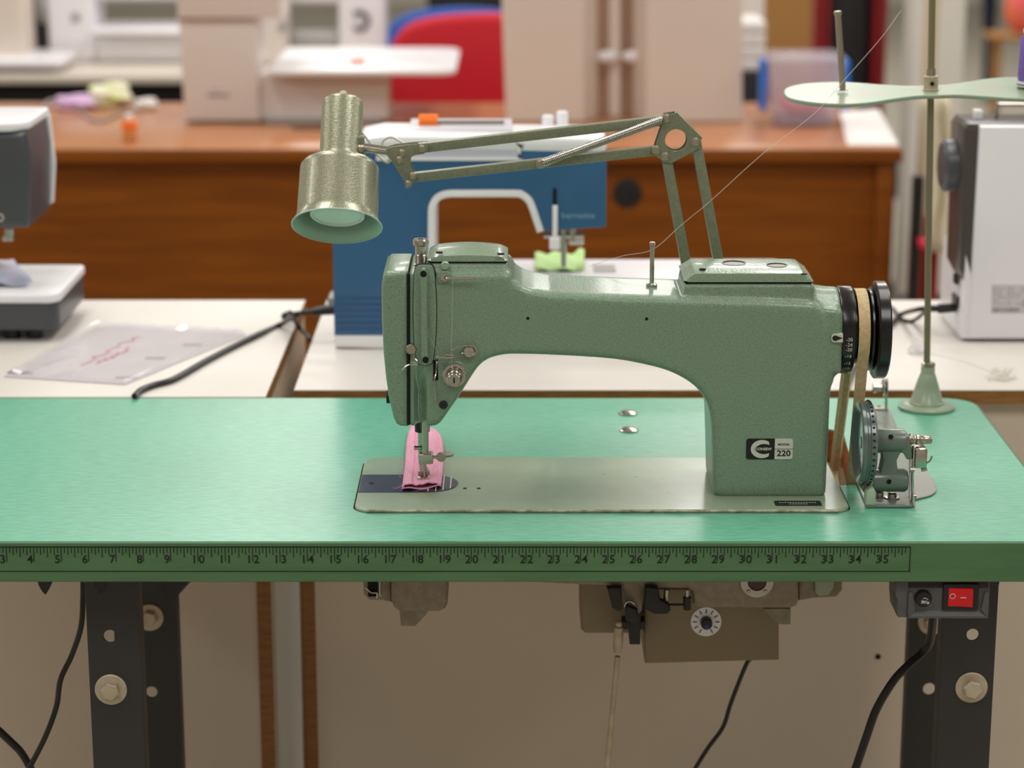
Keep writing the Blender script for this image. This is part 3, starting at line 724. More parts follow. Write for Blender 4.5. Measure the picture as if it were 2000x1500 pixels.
for i in range(n_):
    for k in range(4):
        j = (i+1) % n_; l = (k+1) % 4
        belt.b.faces.new((vs[i][k], vs[i][l], vs[j][l], vs[j][k]))
o = belt.build('drive_belt', 'belt'); tag(o, 'tan drive belt running over the black handwheel and down through the tabletop slot', 'belt')

# ================================================================ MOTOR AND LINKAGE UNDER THE TABLE
mo = thing('servo_motor', 'tan boxed motor with a round white speed dial hung under the sewing table', 'motor', (.16, .26, TB))
YM = .215
q = [xz(1257, 1150, YM), xz(1522, 1150, YM), xz(1522, 1291, YM), xz(1260, 1298, YM)]
MB().prism([q[0], q[1], q[2], q[3]], YM, YM+.09, bev=.004).build('control_box', 'motor', mo)
q = [xz(1133, 1120, YM+.02), xz(1250, 1120, YM+.02), xz(1250, 1240, YM+.02), xz(1143, 1240, YM+.02), xz(1135, 1232, YM+.02)]
MB().prism(q, YM+.02, YM+.10, bev=.006).build('motor_housing', 'motor', mo)
MB().box((PY(1180, 1143, YM+.04).x, YM+.03, PY(1180, 1160, YM+.04).z), (PY(1480, 1143, YM+.04).x, YM+.08, TB)).build('mount_plate', 'motor', mo)
q = [xz(1490, 1186, YM-.03), xz(1543, 1186, YM-.03), xz(1543, 1216, YM-.03), xz(1524, 1216, YM-.03), xz(1512, 1210, YM-.03)]
MB().prism(q, YM-.035, YM-.031).build('corner_tab', 'cast', mo)
p = PY(1379, 1214, YM)
d = MB().lathe((p.x, YM-.0001, p.z), (0,-1,0), [(.0158, 0), (.0158, .0006)], 40).build('speed_dial', 'whiteplastic', mo)
tk = MB()
for k in range(11):
    a = R(-60+30*k); r0, r1 = .0095, .0140
    c_ = Vector((p.x+math.cos(a)*(r0+r1)/2, YM-.0009, p.z+math.sin(a)*(r0+r1)/2))
    tk.box(c_-Vector(((r1-r0)/2, .0002, .0005)), c_+Vector(((r1-r0)/2, .0002, .0005)), rot=Matrix.Rotation(-a, 3, 'Y'))
tk.build('dial_mark', 'ink', d, smooth=0)
MB().lathe((p.x, YM-.0007, p.z), (0,-1,0), [(.0062, 0), (.0058, .008), (.005, .009)], 28).build('dial_knob', 'black', d)
MB().sphere((p.x+.0003, YM-.0092, p.z-.0022), .0030, 1, .35, 1).build('knob_dot', mat('blue_dot', (50,50,140), .4), d)
pr = thing('treadle_rod', 'thin grey steel treadle rod hanging from the motor lever to the floor', 'rod', (.09, .2, .5))
YR = .20
b1 = PY(1241, 1235, YR)
MB().box((b1.x-.006, YR-.004, b1.z-.012), (b1.x+.005, YR+.02, b1.z+.022), bev=.001).box((b1.x-.014, YR-.003, b1.z+.004), (b1.x+.010, YR+.015, b1.z+.013), bev=.001).build('clamp', 'black', pr)
t0, t1 = PY(1209, 1222, YR), PY(1206, 1282, YR); t2 = PY(1186, 1500, YR)
dirn = (t2-t1).normalized()
MB().lathe(t0, t1-t0, [(.003, 0), (.0050, .002), (.0050, .024), (.0038, .029)], 16).build('ball_sleeve', 'zinc', pr)
MB().cyl(t1, t1+dirn*((t1.z-.06)/abs(dirn.z)), .0030).build('rod', 'zinc', pr)
MB().sphere((t0.x, YR, t0.z+.002), .004).build('ball_joint', 'zinc', pr)
# motor cord
def cord(name, pts, r, label, par=None, m='cable'):
    o = MB().tube(pts, r, 10).build(name, m, par)
    if label: tag(o, label, 'cable')
    return o
cord('power_cord', [PY(1468, 1285, .27), PY(1457, 1299, .27), PY(1428, 1372, .27), PY(1412, 1420, .28), PY(1380, 1465, .29), PY(1340, 1530, .30)], .0024, 'thin black cord dropping from the tan motor box')
cord('power_cord', [PY(1822, 1190, .12), PY(1822, 1212, .13), PY(1812, 1262, .16), PY(1775, 1298, .16), PY(1745, 1330, .16), PY(1712, 1385, .16), PY(1692, 1440, .16), PY(1668, 1510, .17)], .0044, 'thick black cord curving down from the switch box past the right table leg')
cord('power_cord', [PY(162, 1120, .10), PY(162, 1170, .10), PY(158, 1225, .10), PY(140, 1280, .11), PY(118, 1328, .11), PY(110, 1380, .12), PY(88, 1440, .12), PY(52, 1510, .13)], .0028, 'thin black cord hanging beside the left table leg')
cord('power_cord', [PY(-60, 1385, .22), PY(-20, 1412, .22), PY(20, 1448, .22), PY(45, 1475, .22), PY(75, 1530, .22)], .0042, 'thick black cord at the lower left corner under the table')
# ================================================================ SWITCH BOX
sw = thing('switch_box', 'grey power switch box with red rocker under the table beside the right leg', 'switch box', (.4, .02, TB))
YS = .005
c0, c1_ = PY(1747, 1135, YS+.02), PY(1931, 1135, YS)
x0, x1 = PY(1764, 1200, YS).x, PY(1931, 1200, YS).x; z1 = TB-.0030; z0 = PY(1800, 1206, YS).z
b = MB().prism([(YS, z0), (YS, z0+.028), (YS+.006, z1), (YS+.05, z1), (YS+.05, z0+.012), (YS+.04, z0)], x0-.006, x1, 'YZ', bev=.002)
b.build('case', 'switchgrey', sw, bevel=.001)
MB().prism([(x0-.008, z1), (x0-.008, z0+.022), (x0+.003, z0), (x0+.004, z1)], YS-.0005, YS+.04).build('side_cheek', 'switchgrey', sw, bevel=.0008)
rim = [(x0+.004, z0+.001), (x1-.001, z0+.001), (x1-.001, z1-.008), (x0+.004, z1-.008)]
rin = [(x0+.012, z0+.008), (x1-.007, z0+.008), (x1-.007, z1-.007), (x0+.007, z1-.007)]
mm = MB()
V = [mm.b.verts.new((x, YS-.0005, z)) for x, z in rim]; Wv = [mm.b.verts.new((x, YS+.0055-.0065, z)) for x, z in rin]
mm.b.free()
MB().box((x0+.004, YS-.0035, z0+.0005), (x1-.001, YS+.001, z0+.002)).prism([(YS-.0035, z0+.0005), (YS+.001, z0+.0005), (YS+.001, z0+.0085)], x0+.004, x1-.001, 'YZ').build('lower_rim', 'switchgrey', sw, smooth=0)
MB().prism([(x1-.0012, z0+.0005), (x1-.0012, z1-.01), (x1-.005, z1-.01), (x1-.008, z0+.009)], YS-.0030, YS+.001).build('side_rim', 'switchgrey', sw, smooth=0)
MB().prism([(x0+.004, z0+.0005), (x0+.004, z1-.01), (x0+.007, z1-.01), (x0+.011, z0+.009)], YS-.0030, YS+.001).build('side_rim', 'switchgrey', sw, smooth=0)
p = PY(1802, 1166, YS)
fz = MB().lathe((p.x, YS+.001, p.z), (0,-1,0), [(.0077, 0), (.0077, .007), (.0068, .0085), (.004, .0088)], 32).build('fuse_cap', 'black', sw)
an = R(172)
MB().text('FUSE', (p.x+.0012, YS-.0080, p.z-.0022), .0036, right=(math.cos(an), 0, math.sin(an)), up=(-math.sin(an), 0, math.cos(an)), depth=.0003, bold=.02).tube([Vector((p.x-.0010, YS-.0082, p.z+.0012)), Vector((p.x+.0012, YS-.0082, p.z+.0018)), Vector((p.x+.0036, YS-.0082, p.z+.0002))], .0003, 5).build('fuse_text', 'whiteink', fz, smooth=0)
a, b_ = PY(1842, 1139, YS), PY(1909, 1190, YS)
fr_ = MB().box((a.x, YS-.0025, b_.z), (b_.x, YS+.001, a.z), bev=.0008).build('rocker_frame', 'black', sw)
a, b_ = PY(1853, 1149, YS-.003), PY(1898, 1184, YS-.003)
xm = (a.x+b_.x)/2
MB().prism([(a.x, YS-.002), (a.x, YS-.0035), (xm, YS-.0045), (b_.x, YS-.0065), (b_.x, YS-.002)], b_.z, a.z, 'XY', bev=.0005).build('rocker', 'redswitch', fr_, smooth=0)
p1, p2 = PY(1861, 1165, YS-.0048), PY(1882, 1168, YS-.0065)
MB().torus((p1.x, YS-.0043, p1.z), (0,1,0), .0024, .00025).box((p2.x-.0026, YS-.0060, p2.z-.0003), (p2.x+.0026, YS-.0055, p2.z+.0003)).build('rocker_mark', 'whiteink', fr_, smooth=0)
# ================================================================ PINK FABRIC
RW = [(785, 953, 861, 947), (786, 948, 862, 941), (788, 930, 864, 926), (792, 902, 867, 896), (793, 870, 866, 869), (796, 850, 864, 854), (799, 840, 858, 846), (802, 832, 851, 842)]
def fab(top):
    rows = []
    NS = 30
    for i, (xl, yl, xr, yr) in enumerate(RW):
        t = i/(len(RW)-1); r = []
        for j in range(NS+1):
            u = j/NS; px = xl+(xr-xl)*u; py = yl+(yr-yl)*u - (3*math.sin(math.pi*u) if i == len(RW)-1 else 0)
            q = PZ(px, py, BZ+.0035)
            pinch = math.exp(-((u-.58)/.16)**2)*math.exp(-((t-.12)/.25)**2)
            wv = .0007*math.sin(u*13+t*3)+.0004*math.sin(u*31+t*5)
            op = (.0030*math.sin(math.pi*u)**.5+.0012*math.sin(u*9.5+.5))*math.exp(-t*6)
            edge = .0008
            if top: z = BZ+.0016+edge+.0032*math.sin(math.pi*min(1, max(0, u)))**.35*(1-.55*pinch)+wv+op*.6
            else: z = BZ+.0012+.0004*math.sin(u*8)+ (.0010*math.sin(u*7+1)+.0008)*math.exp(-t*8)
            r.append((q.x, q.y, z))
        rows.append(r)
    return rows
A = fab(True); B = fab(False)
m_ = MB()
va = [[m_.b.verts.new(p) for p in r] for r in A]; vb = [[m_.b.verts.new(p) for p in r] for r in B]
for G in (va, vb):
    for i in range(len(G)-1):
        for j in range(len(G[0])-1): m_.b.faces.new((G[i][j], G[i][j+1], G[i+1][j+1], G[i+1][j]))
for i in range(len(va)-1):
    m_.b.faces.new((va[i][0], vb[i][0], vb[i+1][0], va[i+1][0])); m_.b.faces.new((va[i][-1], vb[i][-1], vb[i+1][-1], va[i+1][-1]))
fabo = m_.build('pink_fabric', 'pink', None, smooth=60, recalc=True)
md = fabo.modifiers.new('sub', 'SUBSURF'); md.levels = 1; md.render_levels = 1
md = fabo.modifiers.new('solid', 'SOLIDIFY'); md.thickness = .0006; md.offset = 0
tag(fabo, 'folded strip of pink cotton fabric lying under the presser foot', 'fabric')
ed = MB()
ed.tube([Vector(p)+Vector((0, -.0006, .0001)) for p in A[0][::2]], .0007, 6).tube([Vector(p)+Vector((0, -.0006, .0002)) for p in B[0][::2]], .0007, 6)
ed.build('folded_edge', 'pink', fabo)
sm_ = MB().tube([Vector(A[i][7])+Vector((0, 0, .0008)) for i in range(1, 8)], .0004, 5).tube([Vector(A[i][11])+Vector((0, 0, .0008)) for i in range(2, 8)], .0003, 5).build('stitched_seam', 'pink', fabo)
th = MB()
q = PZ(770, 953, BZ+.002)
th.tube([Vector(A[0][2])+Vector((0,0,.001)), Vector((q.x+.003, q.y, BZ+.002)), PZ(768, 953, BZ+.001)], .00025, 5)
for k, (px, py) in enumerate(((790, 905), (789, 915), (788, 925), (784, 932))):
    a = PZ(px, py, BZ+.001); th.tube([a, a+Vector((-.002, .001, .001)), a+Vector((-.0018, -.002, .001))], .0002, 5)
th.build('loose_thread', 'pink', fabo)
# ================================================================ BOBBIN WINDER
bw = thing('bobbin_winder', 'grey green bobbin winder bolted to the tabletop right of the sewing machine', 'bobbin winder', (.37, .15, TZ))
def g(px, py, z=TZ): return xy(px, py, z)
base = [g(1692, 993), g(1783, 993), g(1785, 955), g(1763, 870), g(1742, 815), g(1732, 800), g(1700, 800), g(1698, 830), g(1672, 945)]
MB().prism(base, TZ+.0005, TZ+.003, 'XY').build('base_plate', 'winder', bw, bevel=.0006)
pad = smooth_poly([g(1750, 975), g(1800, 975), g(1826, 965), g(1827, 950), g(1812, 925), g(1790, 890), g(1760, 880)], 4, True)
MB().prism(pad, TZ+.0004, TZ+.0022, 'XY').build('foot_plate', mat('winder_foot_grey', (150,152,146), .35, metal=.2), bw, bevel=.0006)
YW = .150
e = PY(1783, 990, g(1783, 990)[1]); 
yb0 = g(1700, 993)[1]
# upright flange at the right of the base
xr_ = g(1784, 985)[0]
MB().prism([(yb0+.002, TZ+.001), (yb0+.030, TZ+.001), (yb0+.042, TZ+.05), (yb0+.030, TZ+.055), (yb0+.012, TZ+.014)], xr_-.002, xr_, 'YZ').build('side_flange', 'winder', bw, bevel=.0006)
# lower bearing barrel, neck and upper bearing
yW = .125
def wz_(py): return PY(1740, py, yW).z
def wx_(px): return PY(px, 880, yW).x
MB().lathe((wx_(1703), yW, wz_(938)), (1,0,0), [(.0105, 0), (.0115, .001), (.0115, wx_(1768)-wx_(1703)), (.0095, wx_(1774)-wx_(1703))], 32).build('lower_barrel', 'winder', bw)
MB().prism([(wx_(1703), wz_(870)), (wx_(1770), wz_(872)), (wx_(1757), wz_(880)), (wx_(1750), wz_(896)), (wx_(1753), wz_(918)), (wx_(1760), wz_(932)), (wx_(1712), wz_(932)), (wx_(1719), wz_(915)), (wx_(1722), wz_(895)), (wx_(1719), wz_(880))], yW-.008, yW+.008, bev=.004, seg=3).build('neck', 'winder', bw)
MB().lathe((wx_(1702), yW, wz_(861)), (1,0,0), [(.0112, 0), (.0118, .001), (.0118, wx_(1765)-wx_(1702))], 32).box((wx_(1725), yW-.008, wz_(853)), (wx_(1745), yW+.008, wz_(843)), bev=.003).build('upper_barrel', 'winder', bw)
MB().prism([(wx_(1760), wz_(846)), (wx_(1771), wz_(847)), (wx_(1774), wz_(860)), (wx_(1779), wz_(880)), (wx_(1779), wz_(892)), (wx_(1769), wz_(893)), (wx_(1764), wz_(884)), (wx_(1757), wz_(876))], yW-.010, yW+.010, bev=.002).build('arm_flange', 'winder', bw)
for py in (846, 931):
    MB().lathe((wx_(1735), yW-.0075, wz_(py+3)), (0,-1,.3) if py < 900 else (0,-1,0), [(.0022, 0), (.0022, .0048)], 16).build('oil_hole', 'blackhole', bw)
MB().lathe((wx_(1772), yW-.002, wz_(857)), (1,0,-.02), [(.0050, 0), (.0058, .002), (.0040, .005), (.0040, .007), (.0048, .008), (.0048, .0100), (.0036, .0115), (.0042, .0125), (.0042, .0215), (.0034, .023)], 24).build('winder_spindle', 'brass', bw)
# stop latch plate
xl_ = wx_(1781)
MB().box((xl_-.0005, yW-.010, wz_(975)), (xl_+.0012, yW+.004, wz_(868)), bev=.0004).build('latch_bar', 'steel', bw)
MB().box((xl_+.001, yW-.012, wz_(909)), (xl_+.0135, yW+.006, wz_(869)), bev=.0025).build('latch_block', 'steel', bw)
MB().tube([(xl_+.012, yW-.010, wz_(900)), (xl_+.016, yW-.012, wz_(893)), (xl_+.0175, yW-.012, wz_(884))], .0009).cyl((xl_+.0085, yW-.008, wz_(914)), (xl_+.014, yW-.008, wz_(911)), .0018).build('latch_spring', 'brass', bw)
MB().cyl((xl_-.003, yW-.012, wz_(911)), (xl_+.001, yW-.012, wz_(911)), .0024).cyl((xl_+.001, yW-.012, wz_(962)), (xl_+.004, yW-.012, wz_(962)), .003).build('latch_screw', 'brass', bw)
# friction wheel
wc = Vector((PY(1674, 863, yW).x, yW, PY(1680, 864, yW).z)); RWH = .0405
wl = MB().lathe(wc, (1,0,0), [(.006, .0035), (.022, .0045), (.031, .0045), (.034, .0015), (.0385, 0), (RWH, .0015), (RWH, .0045), (RWH-.0015, .0055), (RWH-.0015, .0075), (RWH, .0085), (RWH, .0125), (RWH-.003, .0145), (.030, .0135), (.010, .013)], 72)
wlo = wl.build('friction_wheel', 'wheelgrey', bw)
MB().cyl(wc+Vector((.003,0,0)), Vector((wx_(1706), yW, wc.z)), .006).build('wheel_axle', 'winder', bw)
hb = MB()
for k in range(40):
    a = 2*math.pi*k/40; c_ = wc+Vector((.0105, math.cos(a)*(RWH+.0001), math.sin(a)*(RWH+.0001)))
    hb.box(c_-Vector((.0011, .0008, .0008)), c_+Vector((.0011, .0008, .0008)))
hb.build('wheel_knurl', 'black', wlo, smooth=0)
# brake block
bY = g(1695, 993)[1]+.004
bx0, bx1 = PY(1690, 985, bY).x, PY(1709, 985, bY).x
MB().prism([(bx0, TZ+.003), (bx1, TZ+.003), (bx1, PY(1700, 960, bY).z), (bx1-.002, PY(1700, 953, bY).z), (bx0+.003, PY(1700, 953, bY).z), (bx0, PY(1700, 960, bY).z)], bY-.004, bY+.010, bev=.0015).build('brake_block', mat('brake_rubber', (176,190,170), .6), bw)
a = PY(1690, 948, bY+.012)
MB().lathe((a.x+.002, bY+.012, a.z+.000), (-.25, 1, .2), [(.0070, -.004), (.0072, .008), (.0066, .013)], 28).build('brake_barrel', 'steel', bw)
for (px, py) in ((1717, 975), (1742, 978)):
    q = g(px, py); c_ = (q[0], q[1], TZ+.003)
    MB().lathe(c_, (0,0,1), [(.0075, 0), (.0075, .0012), (.0045, .0013), (.0043, .0045), (.0030, .0058)], 28).build('mounting_screw', 'steel', bw)
# rear thread post with tension discs
q0, q1 = g(1697, 800, TZ+.003), g(1734, 800, TZ+.003)
MB().box((q0[0], q0[1]-.002, TZ+.003), (q1[0], q0[1]+.012, TZ+.0045)).box((q0[0], q0[1]-.0030, TZ-.000+.001), (q1[0], q0[1]-.0015, TZ+.0045)).box((q1[0]-.002, q0[1]+.004, TZ+.003), (q1[0], q0[1]+.012, TZ+.036), bev=.0003).build('rear_bracket', 'brass', bw)
for px in (1704, 1717):
    q = g(px, 794, TZ+.0046); MB().lathe((q[0], q[1]+.001, TZ+.0046), (0,0,1), [(.0022, 0), (.0022, .0002)], 12).build('bracket_hole', 'blackhole', bw)
c_ = Vector((q1[0], q0[1]+.006, TZ+.027))
MB().lathe(c_, (-1,0,0), [(.0095, .001), (.0105, .0022), (.004, .003), (.004, .0035), (.0105, .0045), (.0095, .0058), (.003, .006), (.003, .012), (.0062, .0125), (.0062, .0165), (.003, .017)], 28).build('tension_discs', 'steel', bw)

# ================================================================ THREAD STAND
ts = thing('thread_stand', 'pale green thread stand with peanut shaped spool plate at the right end of the table', 'thread stand', (.45, .48, TZ))
bp0 = PZ(1809, 797, TZ); SX, SY = bp0.x, bp0.y
MB().lathe((SX, SY, TZ), (0,0,1), [(.0305, 0), (.0315, .001), (.0315, .0032), (.0300, .0044), (.0200, .0058), (.0196, .0075), (.0180, .0088), (.0125, .028), (.0085, .040), (.0078, .041), (.0078, .047), (.0072, .048)], 56).build('cone_base', 'stand', ts)
MB().lathe((SX, SY, TZ+.048), (0,0,1), [(.0072, 0), (.0078, .0012), (.0078, .0045), (.006, .0055)], 6).build('lock_nut', 'brass', ts, smooth=0)
top_ = PY(1818, 180, SY); lean = Vector((top_.x-SX, 0, top_.z-TZ))
rd = lean/lean.z
def rodp(z): return Vector((SX, SY, TZ))+rd*(z-TZ)
MB().cyl(rodp(TZ+.04), rodp(1.45), .0037).build('rod', 'rod', ts)
PZc = top_.z
tilt = Matrix.Translation(rodp(PZc)) @ Matrix.Rotation(R(4.0), 4, 'X') @ Matrix.Rotation(R(-1), 4, 'Y') @ Matrix.Rotation(R(3), 4, 'Z')
half = [(0, .031), (.022, .033), (.05, .046), (.075, .062), (.10, .068), (.130, .062), (.152, .040), (.160, .006), (.157, -.026), (.138, -.052), (.108, -.066), (.078, -.060), (.05, -.044), (.022, -.030)]
pts = [(-x, y*.92) for x, y in half][::-1]
full = [(x, y*.92) for x, y in half] + [(0, -.027)] + [(-x, y*.92) for x, y in half[1:]][::-1]
full = smooth_poly(full, 4, True)
MB().prism(full, -.0022, .0022, 'XY', M4=tilt).build('spool_plate', 'stand', ts, bevel=.0012)
MB().lathe(rodp(PZc+.002), rd, [(.0085, 0), (.0085, .0015), (.0078, .002), (.0078, .015), (.0070, .016)], 28).build('collar', 'zinc', ts)
c_ = rodp(PZc+.010); MB().cyl(c_+Vector((0, -.0070, 0)), c_+Vector((0, -.0082, 0)), .0026, seg=6).build('collar_screw', 'blackhole', ts)
MB().cyl(rodp(PZc+.017), rodp(PZc+.026), .0052, .0048).build('rod_sleeve', 'brass', ts)
for sgn in (-1,):
    b0 = tilt @ Vector((-.098, .0, .002))
    b0 = PY(1646, 176, b0.y); tp_ = PY(1636, 22, b0.y-.003)
    MB().lathe(b0, tp_-b0, [(.0062, 0), (.0062, .0008), (.0034, .001), (.0034, (tp_-b0).length-.004), (.0044, (tp_-b0).length-.003), (.0040, (tp_-b0).length)], 20).build('spool_pin', 'brass', ts)
b0 = tilt @ Vector((.112, -.002, .002))
MB().cyl(b0, b0+Vector((0, 0, .09)), .0034).build('spool_pin', 'brass', ts)
sp = thing('thread_spool', 'purple thread spool standing on the right lobe of the spool plate', 'thread spool', b0)
pp = PY(2010, 175, b0.y)
MB().lathe((b0.x, b0.y, b0.z+.0018), (0,0,1), [(.0045, 0), (.0175, 0), (.0175, .006), (.0045, .006)], 32, caps=False).lathe((b0.x, b0.y, b0.z+.060), (0,0,1), [(.0045, 0), (.0135, 0), (.0135, .004), (.0045, .004)], 32, caps=False).build('spool_core', 'whiteplastic', sp)
MB().lathe((b0.x, b0.y, b0.z+.0035), (0,0,1), [(.0178, 0), (.0178, .0012)], 32).build('base_stripe', 'ink', sp)
MB().lathe((b0.x, b0.y, b0.z+.008), (0,0,1), [(.0045, 0), (.0165, 0), (.0172, .004), (.0160, .046), (.0120, .052), (.0045, .052)], 40, caps=False).build('wound_thread', 'violet', sp)
# thread drawn from high on the stand down to the machine arm
tpts = [PY(1760, 20, .40), PY(1720, 75, .385), PY(1650, 155, .365), PY(1590, 222, .345), PY(1490, 300, .325), PY(1388, 392, .295), PY(1330, 440, .29), PY(1275, 487, .27), PY(1215, 500, .262), PY(1150, 520, .262)]
o = MB().tube(tpts, .00022, 5).build('stray_thread', 'whitethread'); tag(o, 'fine pale thread drawn from the thread stand down behind the machine arm', 'thread')

# ================================================================ WORK LAMP
lp = thing('work_lamp', 'olive green hammertone work lamp on a jointed arm above the sewing machine', 'lamp', (.18, .31, TZ))
YL = .31
piv = PY(700, 292, YL)
ax = Vector((-.02, -math.sin(R(33)), -math.cos(R(33)))).normalized()      # towards the opening
oc = PY(658, 441, YL-.045)                                                  # centre of the opening
Lsh = .139
s0 = oc - ax*Lsh
sh = MB().lathe(s0, ax, [(.002, -.0005), (.0185, 0), (.0205, .0016), (.0212, .004), (.0212, .060), (.0222, .0645), (.0290, .0690), (.0375, .0725), (.0398, .0755), (.0402, .079), (.0412, .128), (.0420, .1320), (.0445, .1370), (.0452, .1390)], 72, caps=False)
sh.build('lamp_shade', 'lampgreen', lp, smooth=40)
MB().lathe(s0, ax, [(.0448, .1392), (.0438, .1375), (.0410, .1330), (.0402, .128), (.0390, .080), (.0375, .075), (.0200, .070), (.0200, .010), (.001, .008)], 72, caps=False).build('shade_lining', 'lampin', lp, smooth=40)
MB().torus(s0+ax*.1391, ax, .0454, .0008, 72).build('shade_rim', 'lampin', lp)
MB().lathe(s0, ax, [(.004, -.009), (.0036, -.010), (.0036, -.001)], 16).build('switch_knob', 'whitethread', lp)
bulb = MB().lathe(s0+ax*.094, ax, [(.012, 0), (.014, .010), (.0245, .026), (.0262, .032), (.0250, .035), (.0238, .033), (.015, .030), (.001, .029)], 48).build('bulb', mat('frosted_reflector_bulb', (240,240,238), .18, spec=.7), lp)
MB().torus(s0+ax*.127, ax, .0262, .0018, 56).build('bulb_ring', 'whiteplastic', bulb)
for a_, h_ in ((.6, .066),):
    q = s0+ax*.0645
dn = Vector((0, -1, .3)).normalized(); q = PY(650, 303, YL-.02)
qv = s0+ax*.0655+Vector((-.004, -.0232, .004)); MB().sphere(qv, .0030, 1.4, .5, .5).build('vent', 'blackhole', lp)
# shade clamp
cb = s0+ax*.052; cbr = Vector((cb.x+.0205, cb.y, cb.z))
bz_ = PY(711, 294, YL)
MB().box((cb.x+.016, cb.y-.007, cb.z-.012), (cb.x+.0245, cb.y+.007, cb.z+.012), bev=.002).build('shade_bracket', 'armgreen', lp)
j0 = Vector((cb.x+.024, cb.y, cb.z)); j1 = PY(757, 295, YL)
MB().lathe(j0+Vector((-.003, -.009, .0)), (0,-1,0), [(.0045, 0), (.0042, .003), (.002, .0045)], 20).lathe(j0+Vector((-.0005, -.008, -.008)), (0,-1,0), [(.0030, 0), (.0028, .003)], 16).build('bracket_screw', 'brass', lp)
MB().cyl(j0-Vector((.004,0,0)), j1, .0046).build('swivel_pin', 'steel', lp)
# knuckle plate
kp = [xz(755, 288, YL), xz(770, 283, YL), xz(806, 279, YL), xz(836, 277, YL), xz(838, 290, YL), xz(828, 298, YL), xz(812, 300, YL), xz(804, 304, YL), xz(801, 318, YL), xz(811, 338, YL), xz(812, 350, YL), xz(802, 358, YL), xz(792, 354, YL), xz(782, 338, YL), xz(767, 313, YL), xz(757, 300, YL)]
MB().prism(kp, YL-.010, YL-.0080, bev=.0005).prism(kp, YL+.006, YL+.008, bev=.0005).build('knuckle_plate', 'armgreen', lp)
def riv(px, py, r=.0040, Y=YL-.010, m='brass', nm='rivet', h=.003):
    p = PY(px, py, Y); return MB().lathe((p.x, Y+.0005, p.z), (0,-1,0), [(r, 0), (r, .0012), (r*.75, .0016), (r*.7, h), (r*.3, h+.0006)], 20).build(nm, m, lp)
for (px, py) in ((824, 290), (785, 299), (780, 313), (806, 344), (797, 360)): riv(px, py)
# arms
def abar(p0, p1, wpx, Y0=YL-.0075, Y1=YL+.0055):
    a = Vector(xz(*p0, YL)); b_ = Vector(xz(*p1, YL)); d = (b_-a).normalized(); n_2 = Vector((-d.y, d.x))*(wpx/1960/2)
    a = a-d*.003; b_ = b_+d*.003
    return MB().prism([tuple(a-n_2), tuple(b_-n_2), tuple(b_+n_2), tuple(a+n_2)], Y0, Y1, bev=.0012).build('arm_bar', 'armgreen', lp)
abar((824, 288), (1302, 234), 19); abar((804, 346), (1282, 293), 18)
abar((1300, 300), (1345, 545), 20, YL-.0085, YL+.0045); abar((1359, 276), (1412, 560), 20, YL-.0085, YL+.0045)
# elbow plate with round hole
ep = [xz(1297, 222, YL), xz(1318, 219, YL), xz(1368, 268, YL), xz(1366, 286, YL), xz(1310, 316, YL), xz(1296, 314, YL), xz(1274, 297, YL), xz(1279, 280, YL), xz(1290, 248, YL)]
p = PY(1319, 271, YL)
hl = circ(p.x, p.z, .0112, 32)
MB().prism(ep, YL-.0105, YL-.0088, holes=[hl]).prism(ep, YL+.006, YL+.0078, holes=[hl]).build('elbow_plate', 'armgreen', lp)
MB().prism([xz(1318, 219, YL), xz(1320, 217.5, YL), xz(1371, 268, YL), xz(1368, 270, YL)], YL-.0088, YL+.0078).build('elbow_spacer', 'armgreen', lp)
for (px, py) in ((1281, 293), (1299, 306), (1358, 277), (1301, 231)): riv(px, py, .0045, YL-.0105)
riv(1055, 320, .0050, YL-.0095, nm='spring_post', h=.005)
# spring
A_ = PY(1058, 319, YL-.014); B_ = PY(1296, 233, YL-.014); dv = (B_-A_); Ld = dv.length; dv.normalize()
u = dv.orthogonal().normalized(); v = dv.cross(u); hx_ = []
turns = 78
for k in range(turns*10+1):
    t = k/(turns*10); a = 2*math.pi*turns*t
    hx_.append(A_+dv*(Ld*t)+(u*math.cos(a)+v*math.sin(a))*(.0040 if .015 < t < .985 else .0028))
MB().tube(hx_, .00062, 5, False).build('tension_spring', 'steel', lp)
# lamp clamp foot behind the machine
MB().box((.215, .298, TZ+.001), (.255, .325, TZ+.03), bev=.003).build('clamp_foot', 'armgreen', lp)
MB().prism([(.190, TZ+.145), (.222, TZ+.025), (.245, TZ+.025), (.225, TZ+.155)], .300, .3025).build('foot_link', 'armgreen', lp)
# lamp wire
wr = [s0+ax*.045+Vector((.018, .012, .01)), PY(722, 278, YL+.02), PY(740, 305, YL+.025), PY(757, 318, YL+.02), PY(761, 308, YL+.02), PY(750, 292, YL+.02), PY(748, 276, YL+.02), PY(765, 268, YL+.018), PY(790, 280, YL+.012), PY(830, 292, YL+.011), PY(1000, 272, YL+.010), PY(1290, 240, YL+.010)]
MB().tube(wr, .0013, 8).build('lamp_wire', 'whitethread', lp)
